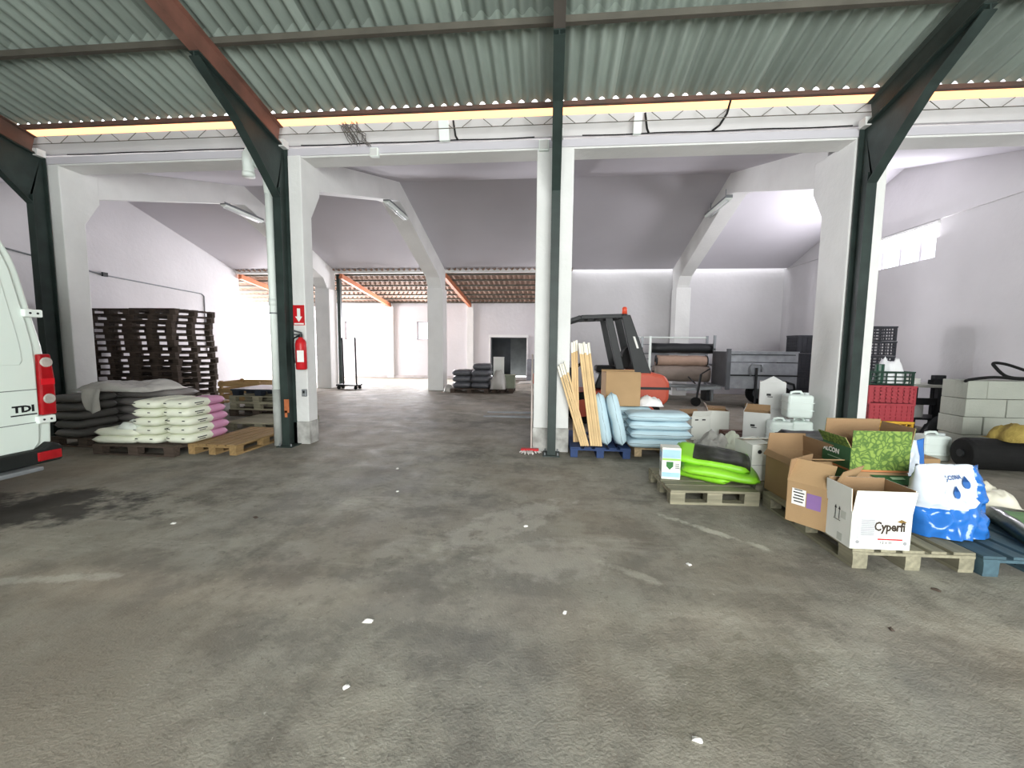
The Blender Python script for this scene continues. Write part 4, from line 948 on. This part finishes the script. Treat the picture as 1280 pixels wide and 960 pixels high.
b = MB(); b.add([(-.08, -.19, .345), (.24, -.19, .345), (.33, -.34, .30), (.05, -.30, .31)], [(0, 1, 2, 3)]); b.add([(-.08, -.19, .352), (.24, -.19, .352), (.33, -.34, .307), (.05, -.30, .317)], [(0, 1, 2, 3)])
b.build('loose_flap', M_dgr, t)
MB().box((.1, -.25, .345), (.1, .03, .004), rot=Matrix.Rotation(R(16), 3, 'X')).build('flap_print', MATS['pale_green_print'], t)
t = open_box('carton', 'open lime leaf printed carton on top of the dark green one', 'carton', (2.755, 3.935, .52), R(1), (.47, .36, .20), M_leaf, M_cardin, ((.15, 0), (.2, -6), (.1, 30), (.18, 8)))
MB().box((-.2365, 0, .10), (.002, .355, .198)).build('green_end', M_dgr, t)
text('ALCON', .06, 'lettering', M_paper, t, (-.2385, .06, .13), (R(90), 0, R(-90)), bold=.002)
MB().box((-.2385, .0, .075), (.001, .2, .008)).build('text_line', MATS['pale_green_print'], t)
MB().box((0, -.1815, .008), (.465, .002, .016)).build('orange_edge', mat('orange_edge', '#b3744a', .7), t)
MB().box((-.2385, 0, .008), (.001, .35, .016)).build('orange_edge', MATS['orange_edge'], t)
MB().tube([(-.14, -.1805, .28), (-.14, -.183, .28)], [.035, .03], 10).build('flower_print', M_paper, t)
# blue and white film bags
def bag_mat():
    m = mat('blue_white_film', '#2a6fc0', .22, .1, 4, .3, 10, rand=0, coat=.4)
    N = m.node_tree.nodes; L = m.node_tree.links; tc = N.new('ShaderNodeTexCoord'); sp = N.new('ShaderNodeSeparateXYZ'); L.new(tc.outputs['Object'], sp.inputs[0])
    def mth(op, a, b_=None):
        q = N.new('ShaderNodeMath'); q.operation = op
        for i, v_ in enumerate((a, b_)):
            if v_ is None: continue
            if isinstance(v_, (int, float)): q.inputs[i].default_value = v_
            else: L.new(v_, q.inputs[i])
        return q.outputs[0]
    # printed design: white field above a curved line, blue band on the right
    x, z = sp.outputs[0], sp.outputs[2]
    curve = mth('ADD', .21, mth('MULTIPLY', mth('POWER', mth('MAXIMUM', mth('ADD', x, .02), 0), 2), 2.6))
    white = mth('MULTIPLY', mth('GREATER_THAN', z, curve), mth('LESS_THAN', x, .16))
    mx = N.new('ShaderNodeMix'); mx.data_type = 'RGBA'; mx.inputs[6].default_value = (*lin('#2767b4'), 1); mx.inputs[7].default_value = (*lin('#cdd4de'), 1); L.new(white, mx.inputs[0])
    L.new(mx.outputs[2], N['Principled BSDF'].inputs['Base Color']); return m
M_bag = bag_mat()
def standing_bag(name, L, T, H, m, seed, amp=.03, nx=30, nz=28, flat=False):
    b = MB(); off = Vector((seed, seed*.7, seed*1.3)); idx = {}
    for f in (-1, 1):
        for i in range(nx+1):
            for j in range(nz+1):
                u = -1+2*i/nx; w_ = j/nz
                if f == 1 and (i in (0, nx) or j == nz): idx[f, i, j] = idx[-1, i, j]; continue
                prof_ = (1-abs(u)**3)**.6*(1-.88*w_**1.5)
                p = Vector((u*1.6, w_*2.2, f*2))+off
                calm = .06 if (f == -1 and flat and .52 < w_ < .95 and -.35 < u < .62) else 1
                rid = calm*((1-abs(noise.noise(p*1.5))*2.2)*amp + (1-abs(noise.noise(p*3.3))*2)*amp*.5)
                y = f*(T/2*prof_) + f*rid*min(1, prof_*2.5+.15) + .02*noise.noise(Vector((u*2, w_*2, 9))+off)
                x = u*L/2*(1-.06*w_+.03*noise.noise(Vector((w_*3, u, 1))+off)); z = w_*H*(1+.05*noise.noise(Vector((u*2.5, 0, 3))+off)) + .0
                idx[f, i, j] = len(b.v); b.v.append((x, y, max(0, z)))
    for f in (-1, 1):
        for i in range(nx):
            for j in range(nz): b.f.append((idx[f, i, j], idx[f, i+1, j], idx[f, i+1, j+1], idx[f, i, j+1])); b.m.append(0)
    return b.build(name, m, None, True)
o = standing_bag('plastic_bag', .54, .26, .53, M_bag, 4.2, .045, flat=True); o.location = (3.05, 3.46, .146); o.rotation_euler = (R(-4), 0, R(6)); tag(o, 'large crumpled blue and white plastic bag standing right of the white box', 'bag')
lt = text('ALCONA', .042, 'lettering', mat('blue_ink', '#2b5c9c', .6, 0, 3, 0, rand=0), o, (-.02, -.105, .43), (R(98), 0, 0), bold=.001)
for x, z, r_ in ((.09, .39, .035), (.0, .32, .035)):
    MB().prism([(x+r_*cos(a)*.8, z+r_*sin(a)-(0)) if a < pi*.25 or a > pi*.75 else (x, z+r_*1.7) for a in [2*pi*k/14 for k in range(14)]], 'y', -.125, -.122).build('drop_print', MATS['blue_ink'], o)
bpy.context.view_layer.update()
for q in KIDS(o):
    sw = q.modifiers.new('wrap', 'SHRINKWRAP'); sw.target = o; sw.wrap_method = 'PROJECT'; sw.offset = .012
    sw.use_project_z = q.name.startswith('lettering'); sw.use_project_y = not sw.use_project_z; sw.use_negative_direction = True; sw.use_positive_direction = True; sw.wrap_mode = 'OUTSIDE_SURFACE' if False else 'ON_SURFACE'
o = standing_bag('plastic_bag', .48, .2, .56, M_bag, 9.1, .03); o.location = (3.27, 4.27, .146); o.rotation_euler = (0, 0, R(-5)); tag(o, 'second blue and white bag standing behind the large one', 'bag')

# teal pallet and sacks at the right edge
pallet('teal painted pallet at the right edge beside the foreground pallet', (3.37, 3.68, 0), R(91), mat('teal_pallet_paint', '#435a64', .75, .15, 5, .25, 40, rand=.1, stretch=(.6, 6, 6)), 1.2, .82)
M_gbag = mat('green_print_sack', '#2e6d2c', .3, .2, 2.5, .15, 16, rand=0, col2='#6bb53c', coat=.3)
M_gdk = mat('dark_green_print_sack', '#1d3324', .3, .2, 3, .15, 16, rand=0, coat=.3)
gsk = sack_mesh('sack', .78, .40, .13, [M_gbag, M_gdk, ], 81, .014, lambda u, v: u > .45 or v > .6)
sack('glossy green printed sack lying on the teal pallet at the right edge', gsk, (3.66, 3.42, .146), 0, None, rot=(0, 0, R(66)))
o = crumple('plastic_bag', .62, .5, .2, mat('beige_film_bag', '#cfc8b2', .35, .1, 5, .3, 12, col2='#e8e3d4'), 83, .045, 22); o.location = (3.86, 4.2, .0); o.location.z = .146; tag(o, 'crumpled beige bags heaped behind the green sack at the right edge', 'bag')
o = crumple('plastic_bag', .5, .36, .14, mat('brown_green_bag', '#7a6a55', .5, .2, 5, .3, 12, col2='#9c9078'), 85, .03, 16); o.location = (4.15, 3.62, 0); tag(o, 'flat brown bag on the floor at the right edge', 'bag')
# ------------------------------------------------------------------ right side: crates, bench, blocks, roll, can
M_redc = mat('red_crate_plastic', '#a63f47', .5, .08, 5, .03, rand=.05)
M_yelc = mat('yellow_crate_plastic', '#d9a83a', .5, .08, 5, .03)
M_grnc = mat('dark_green_crate_plastic', '#1f3a2f', .5, .1, 5, .03)
M_blkc = mat('dark_grey_crate_plastic', '#3c3d43', .55, .1, 5, .03, rand=.12)
pallet('dark pallet under the red and yellow crates', (5.32, 7.3, 0), R(2), M_wooddk, 1.0, .9)
crate('yellow plastic crate at the bottom of the red crate stack', (5.33, 7.3, .146), R(-4), (.62, .42, .28), M_yelc, None, 5, 7)
crate('red plastic crate, lower of two on the yellow crate', (5.32, 7.3, .427), R(-3), (.62, .42, .28), M_redc, 'red crates', 5, 8, 1)
crate('red plastic crate, upper of two under the green crate', (5.31, 7.3, .708), R(-5), (.64, .44, .28), M_redc, 'red crates', 5, 8, 1)
crate('dark green plastic crate topping the red crates, holding a white bag', (5.28, 7.3, .99), R(-4), (.62, .42, .22), M_grnc, None, 4, 5)
o = crumple('plastic_bag', .36, .34, .42, mat('bright_white_bag', '#eeeef0', .4, .03, 4, .2, 12), 91, .06, 20); o.location = (5.36, 7.28, 1.02); tag(o, 'crumpled white bag lying in the dark green crate', 'bag')
o = MB().tube([(0, 0, 0), (0, 0, .3)], .06, 12).build('bottle', mat('green_bottle', '#244a3a', .3), None, False, .01); o.location = (5.16, 7.2, 1.02); tag(o, 'dark green bottle standing in the green crate left of the bag', 'bottle')
for k in range(7):
    crate('dark lattice crate, %s of the stack at the right wall' % nth_top(k, 7), (6.25+.01*(k % 2), 9.0, k*.285), R(2*(k % 3-1)), (.6, .42, .28), M_blkc, 'dark lattice crates at the right wall', 5, 6)
for k in range(4):
    crate('large dark crate, %s of the stack by the trailer' % nth_top(k, 4), (6.72+.01*(k % 2), 12.0, k*.475), R(k % 3-1), (.7, .55, .47), M_blkc, 'large dark crates by the trailer', 6, 6, 1)
# workbench by the right wall
t = thing('workbench', 'dark steel workbench with a cluttered pale top by the right wall', 'bench', (6.85, 8.5, 0))
MB().box((0, 0, .90), (.95, .6, .05)).build('bench_top', mat('pale_bench_top', '#a9a9a2', .7), t, bevel=.006)
for x in (-.42, .08, .42):
    for y in (-.25, .25): MB().box((x, y, .44), (.07, .07, .88)).build('leg', M_dk, t)
MB().box((0, -.25, .62), (.9, .05, .12)).build('rail', M_dk, t); MB().box((0, 0, .3), (.9, .55, .03)).build('shelf', M_dk, t)
t = thing('vice', 'black bench vice standing on the workbench', 'vice', (6.95, 8.35, .926))
MB().box((0, 0, .04), (.16, .14, .08)).build('base', M_dk, t, bevel=.01); MB().box((0, -.05, .12), (.2, .08, .1)).build('jaw', M_dk, t, bevel=.01); MB().tube([(-.14, -.1, .1), (.14, -.1, .1)], .012, 8).build('handle', M_dk, t)
closed_box('carton', 'small white carton on the left end of the workbench', 'carton', (6.56, 8.4, .926), .2, (.22, .18, .1), M_cardw)
closed_box('carton', 'grey carton on the shelf of the workbench', 'carton', (6.6, 8.45, .316), .1, (.3, .3, .26), M_cardg)
o = crumple('plastic_bag', .9, .4, .5, M_dk, 95, .06, 18); o.location = (6.95, 7.98, .0); tag(o, 'dark heap of bags and hoses before the workbench', 'bag')
o = MB().bar((0, 0, .06), (1.35, -.06, .06), .12, .12).build('timber_beam', M_woodgr); o.location = (5.85, 7.75, 0); tag(o, 'long weathered timber beam on the floor before the workbench', 'timber')
o = MB().bar((0, 0, .03), (.75, .03, .03), .05, .05).build('steel_bar', M_dk); o.location = (5.75, 7.3, 0); tag(o, 'short black steel bar on the floor right of the red crates', 'bar')
# pile of pale blocks with a black hose on top
M_blk2 = mat('pale_grey_block', '#a9aca2', .9, .06, 3, .35, 25, rand=.07)
bw, bh, bd = .56, .275, .42
for r_ in range(4):
    off = 0 if r_ % 2 == 0 else -.0
    xs = [6.2, 6.77] if r_ % 2 == 0 else [6.2, 6.49, 7.06]
    ws_ = [.56, .56] if r_ % 2 == 0 else [.28, .56, .28]
    for i, (x, w_) in enumerate(zip(xs, ws_)):
        o = MB().box((w_/2, bd/2, bh/2-.002), (w_-.008, bd, bh-.006)).build('block', M_blk2, None, bevel=.008); o.location = (x, 6.92+rnd.uniform(-.012, .012), r_*bh)
        tag(o, 'pale grey block by the right wall, %s course, %s' % (['bottom', 'second', 'third', 'top'][r_], (['left', 'right'] if len(xs) == 2 else ['left half block', 'middle', 'right half block'])[i]), 'block', 'pale blocks by the right wall')
b = MB(); pts = [(6.15+.0, 6.90, 1.09), (6.25, 6.93, 1.115), (6.6, 6.98, 1.15), (6.95, 7.0, 1.13), (7.2, 7.05, 1.125), (7.3, 7.15, 1.2), (7.0, 7.2, 1.33), (6.75, 7.15, 1.36), (6.72, 7.1, 1.3), (6.85, 7.05, 1.16), (7.1, 7.0, 1.14), (7.25, 6.98, 1.18), (7.3, 6.96, 1.14)]
def smooth(p, n=5):
    out = []; p = [Vector(x) for x in p]
    for i in range(len(p)-1):
        a, b_, c, d_ = p[max(i-1, 0)], p[i], p[i+1], p[min(i+2, len(p)-1)]
        for k in range(n):
            s = k/n; out.append(.5*((2*b_)+(c-a)*s+(2*a-5*b_+4*c-d_)*s*s+(3*b_-a-3*c+d_)*s**3))
    return out+[p[-1]]
b.tube(smooth(pts), .022, 8); o = b.build('hose', M_rub, None, True); tag(o, 'thick black hose looped on top of the pale blocks', 'hose')
# black roll with yellow netting, can and lid
t = thing('film_roll', 'large black roll lying on the floor at the right edge', 'roll', (5.98, 5.95, .205), R(-4))
MB().tube([(-.6, 0, 0), (-.56, 0, 0), (.56, 0, 0), (.6, 0, 0)], [.18, .205, .205, .18], 28).build('roll', M_rub, t, False, .01)
MB().tube([(-.62, 0, 0), (.62, 0, 0)], .05, 14).build('core', M_dk, t)
o = crumple('netting', .62, .42, .22, mat('yellow_netting', '#8d7a3c', .85, .2, 8, .5, 40, col2='#a8934f'), 97, .05, 20); o.location = (6.05, 5.96, .40); tag(o, 'heap of yellow netting on top of the black roll', 'netting')
t = jerrycan('white jerrycan alone on the floor between red crates and black roll', (5.4, 6.45, 0), R(-8), (.33, .26, .39), M_can)
MB().box((0, 0, .05), (.335, .265, .1), taper=.97).build('bottom_band', mat('grey_can_bottom', '#a5aaa2', .5), t, bevel=.03)  # lowest part of the can, in a darker grey
t = thing('bucket_lid', 'small round dark lid on the floor in front of the lone jerrycan', 'lid', (4.6, 5.35, 0)); MB().tube([(0, 0, 0), (0, 0, .035), (0, 0, .05)], [.17, .17, .14], 20).build('lid', M_dk, t); MB().box((-.03, 0, .052), (.08, .05, .006)).build('sticker', M_paper, t)
o = MB().box((0, 0, .06), (.22, .3, .12)).build('carton', M_card, None, bevel=.006); o.location = (5.0, 6.1, 0); tag(o, 'low brown carton on the floor left of the lone jerrycan', 'carton')
o = crumple('rubber_hose', .3, .24, .16, M_rub, 99, .05, 14); o.location = (5.08, 6.75, 0); tag(o, 'small black bundle on the floor beside the yellow crate', 'bundle')

# ------------------------------------------------------------------ roll rack and trailer at the back wall
t = thing('roll_rack', 'steel rack at the back wall carrying three long rolls', 'rack', (3.65, 12.97, 0))
for x, h, m_ in ((-1.05, 1.85, M_grey), (-.82, 1.86, M_plastw), (.98, 1.9, M_grey)):
    for y in ((-.3, .3) if m_ is M_grey else (-.3,)): MB().box((x, y, h/2), (.06, .06, h)).build('upright', m_, t)
for z in (.35, .95, 1.35, 1.84): MB().tube([(-1.05, .3, z), (.98, .3, z)], .022, 8).build('back_rail', M_plastw if z > 1.8 else M_grey, t)
for z in (.5, 1.05, 1.5):
    for x in (-1.05, .98): MB().box((x, 0, z), (.05, .66, .05)).build('bracket', M_grey, t)
for z in (1.2, 1.62): MB().tube([(-1.3, -.3, z), (-.82, -.3, z)], .014, 6).build('peg', M_grey, t)
MB().box((0, -.0, .42), (2.2, .5, .05)).build('bottom_shelf', M_grey, t)
for x in (-.9, .9): MB().box((x, 0, .2), (.1, .5, .4)).build('foot', M_dk, t)
def roll(label, m, z, r_, x0, x1, y, mc):
    t = thing('fabric_roll', label, 'roll', (0, y, z)); b = MB(); n_ = 10; b.tube([(x0+(x1-x0)*i/n_, .006*sin(i*2.1), .006*cos(i*1.7)) for i in range(n_+1)], r_, 24); b.build('roll', m, t, True)
    MB().tube([(x0-.03, 0, 0), (x1+.03, 0, 0)], r_*.35, 12).build('core', M_ink, t)
    for x in (x0+.012, x1-.012): MB().tube([(x-.015, 0, 0), (x+.015, 0, 0)], r_*1.015, 24).build('end_band', mc, t)
roll('black fabric roll, top one on the rack', M_dk, 1.52, .145, 2.9, 4.68, 12.85, M_dk)
roll('narrow tan roll, middle one on the rack', mat('tan_fabric', '#a58b7b', .9, .08, 6, .1), 1.16, .15, 3.05, 4.5, 12.85, M_dk)
roll('thick grey brown roll, lowest one on the rack', mat('grey_brown_fabric', '#8a7d74', .9, .08, 6, .1), .78, .235, 3.0, 4.55, 12.85, MATS['grey_brown_fabric'])
t = thing('box_trailer', 'grey galvanised box trailer with drawbar and jockey wheel at the back wall', 'trailer', (5.32, 11.8, 0))
for z, h in ((.68, .34), (1.02, .3), (1.32, .26)): MB().box((0, -.5, z), (1.7, .03, h)).build('side_board', M_galv, t, bevel=.006)
MB().box((0, .5, 1.0), (1.7, .03, .9)).build('side_board', M_galv, t)
for x in (-.85, .85): MB().box((x, 0, 1.0), (.03, 1.0, .9)).build('end_board', mat('dark_end_board', '#4b4d50', .6), t)
MB().box((0, 0, .54), (1.7, 1.0, .04)).build('floor_plate', M_galv, t)
for z in (.85, 1.45): MB().box((0, -.525, z), (1.72, .03, .035)).build('edge_rail', M_dk if z < 1 else M_galv, t)
MB().box((0, -.53, 1.38), (1.55, .012, .02)).build('rope_hook_rail', M_dk, t)
MB().box((-.84, -.54, 1.0), (.1, .08, 1.05)).build('front_panel', mat('dark_grey_panel', '#55585c', .6), t, bevel=.01)
for s in (-.58, .58):
    wv = MB().tube([(.42, s-.09, .3), (.42, s+.09, .3)], .3, 24).build('wheel', M_rub, t, bevel=.03); MB().tube([(.42, s-.095, .3), (.42, s+.095, .3)], .16, 16).build('rim', M_grey, wv)
    MB().tube([(.05, s, .45), (.1, s, .64), (.3, s, .7), (.55, s, .7), (.75, s, .64), (.8, s, .45)], .03, 6).build('mudguard', M_dk, t)
MB().bar((-.85, -.2, .5), (-1.75, -.1, .42), .08, .08).build('drawbar', M_grey, t); MB().bar((-.85, .25, .5), (-1.75, -.05, .42), .08, .08).build('drawbar', M_grey, t)
jk = MB().tube([(-1.5, -.3, .22), (-1.42, -.3, .85)], .03, 10).build('jockey_post', M_dk, t); MB().tube([(-1.52, -.34, .12), (-1.52, -.26, .12)], .12, 16).build('jockey_wheel', M_rub, t)
b = MB(); b.tube([(-1.42, -.3, .85), (-1.2, -.32, 1.0)], .018, 6); b.tube([(-1.55, -.3, .6), (-1.75, -.32, .78)], .018, 6); b.build('crank', M_dk, t)
MB().box((-1.85, -.08, .43), (.22, .1, .08)).build('coupling', M_grey, t, bevel=.01)
t = thing('hand_jack', 'black upright hand jack with bent handle before the trailer', 'jack', (5.15, 11.2, 0))
MB().tube([(0, 0, .02), (0, 0, 1.05)], .03, 10).build('post', M_dk, t); MB().box((0, 0, .015), (.4, .3, .03)).build('base', M_dk, t)
b = MB(); b.tube([(-.14, 0, .85), (-.16, 0, 1.05), (-.1, 0, 1.14), (0, 0, 1.14), (.1, 0, 1.14), (.14, 0, 1.05), (.12, 0, .95)], .022, 8); b.build('handle', M_grey, t, True)
# small litter on the floor
lit = [(-1.0, 2.15, .035, 'white paper scrap on the open floor left of the middle, nearest the camera but one'), (.1, 2.35, .02, 'tiny white scrap in the centre of the foreground floor'), (-2.6, 3.4, .03, 'dark scrap on the open floor between van and left post'),
       (-.9, 1.7, .02, 'tiny white scrap nearest the camera in the left foreground'), (1.0, 3.0, .025, 'white scrap on the floor left of the foreground pallet'), (-3.2, 3.2, .025, 'white scrap on the floor in front of the van'),
       (1.9, 2.4, .02, 'dark scrap on the floor before the white printed box'), (.6, 1.6, .025, 'white scrap low in the right foreground'), (-1.6, 4.2, .02, 'white scrap on the floor before the extinguisher column'),
       (2.5, 2.85, .03, 'dark scrap at the front edge of the foreground pallet'), (-.2, 3.5, .025, 'white scrap on the floor in front of the middle post'), (-1.9, 5.0, .03, 'white scrap on the floor right of the extinguisher column')]
for i, (x, y, s, lab) in enumerate(lit):
    o = crumple('paper_scrap', s*1.6, s, .012, M_wooddk if 'dark' in lab else M_paper, 200+i, .006, 6); o.location = (x, y, 0)
    o.rotation_euler = (0, 0, i*1.3); tag(o, lab, 'scrap', 'scraps on the concrete floor')
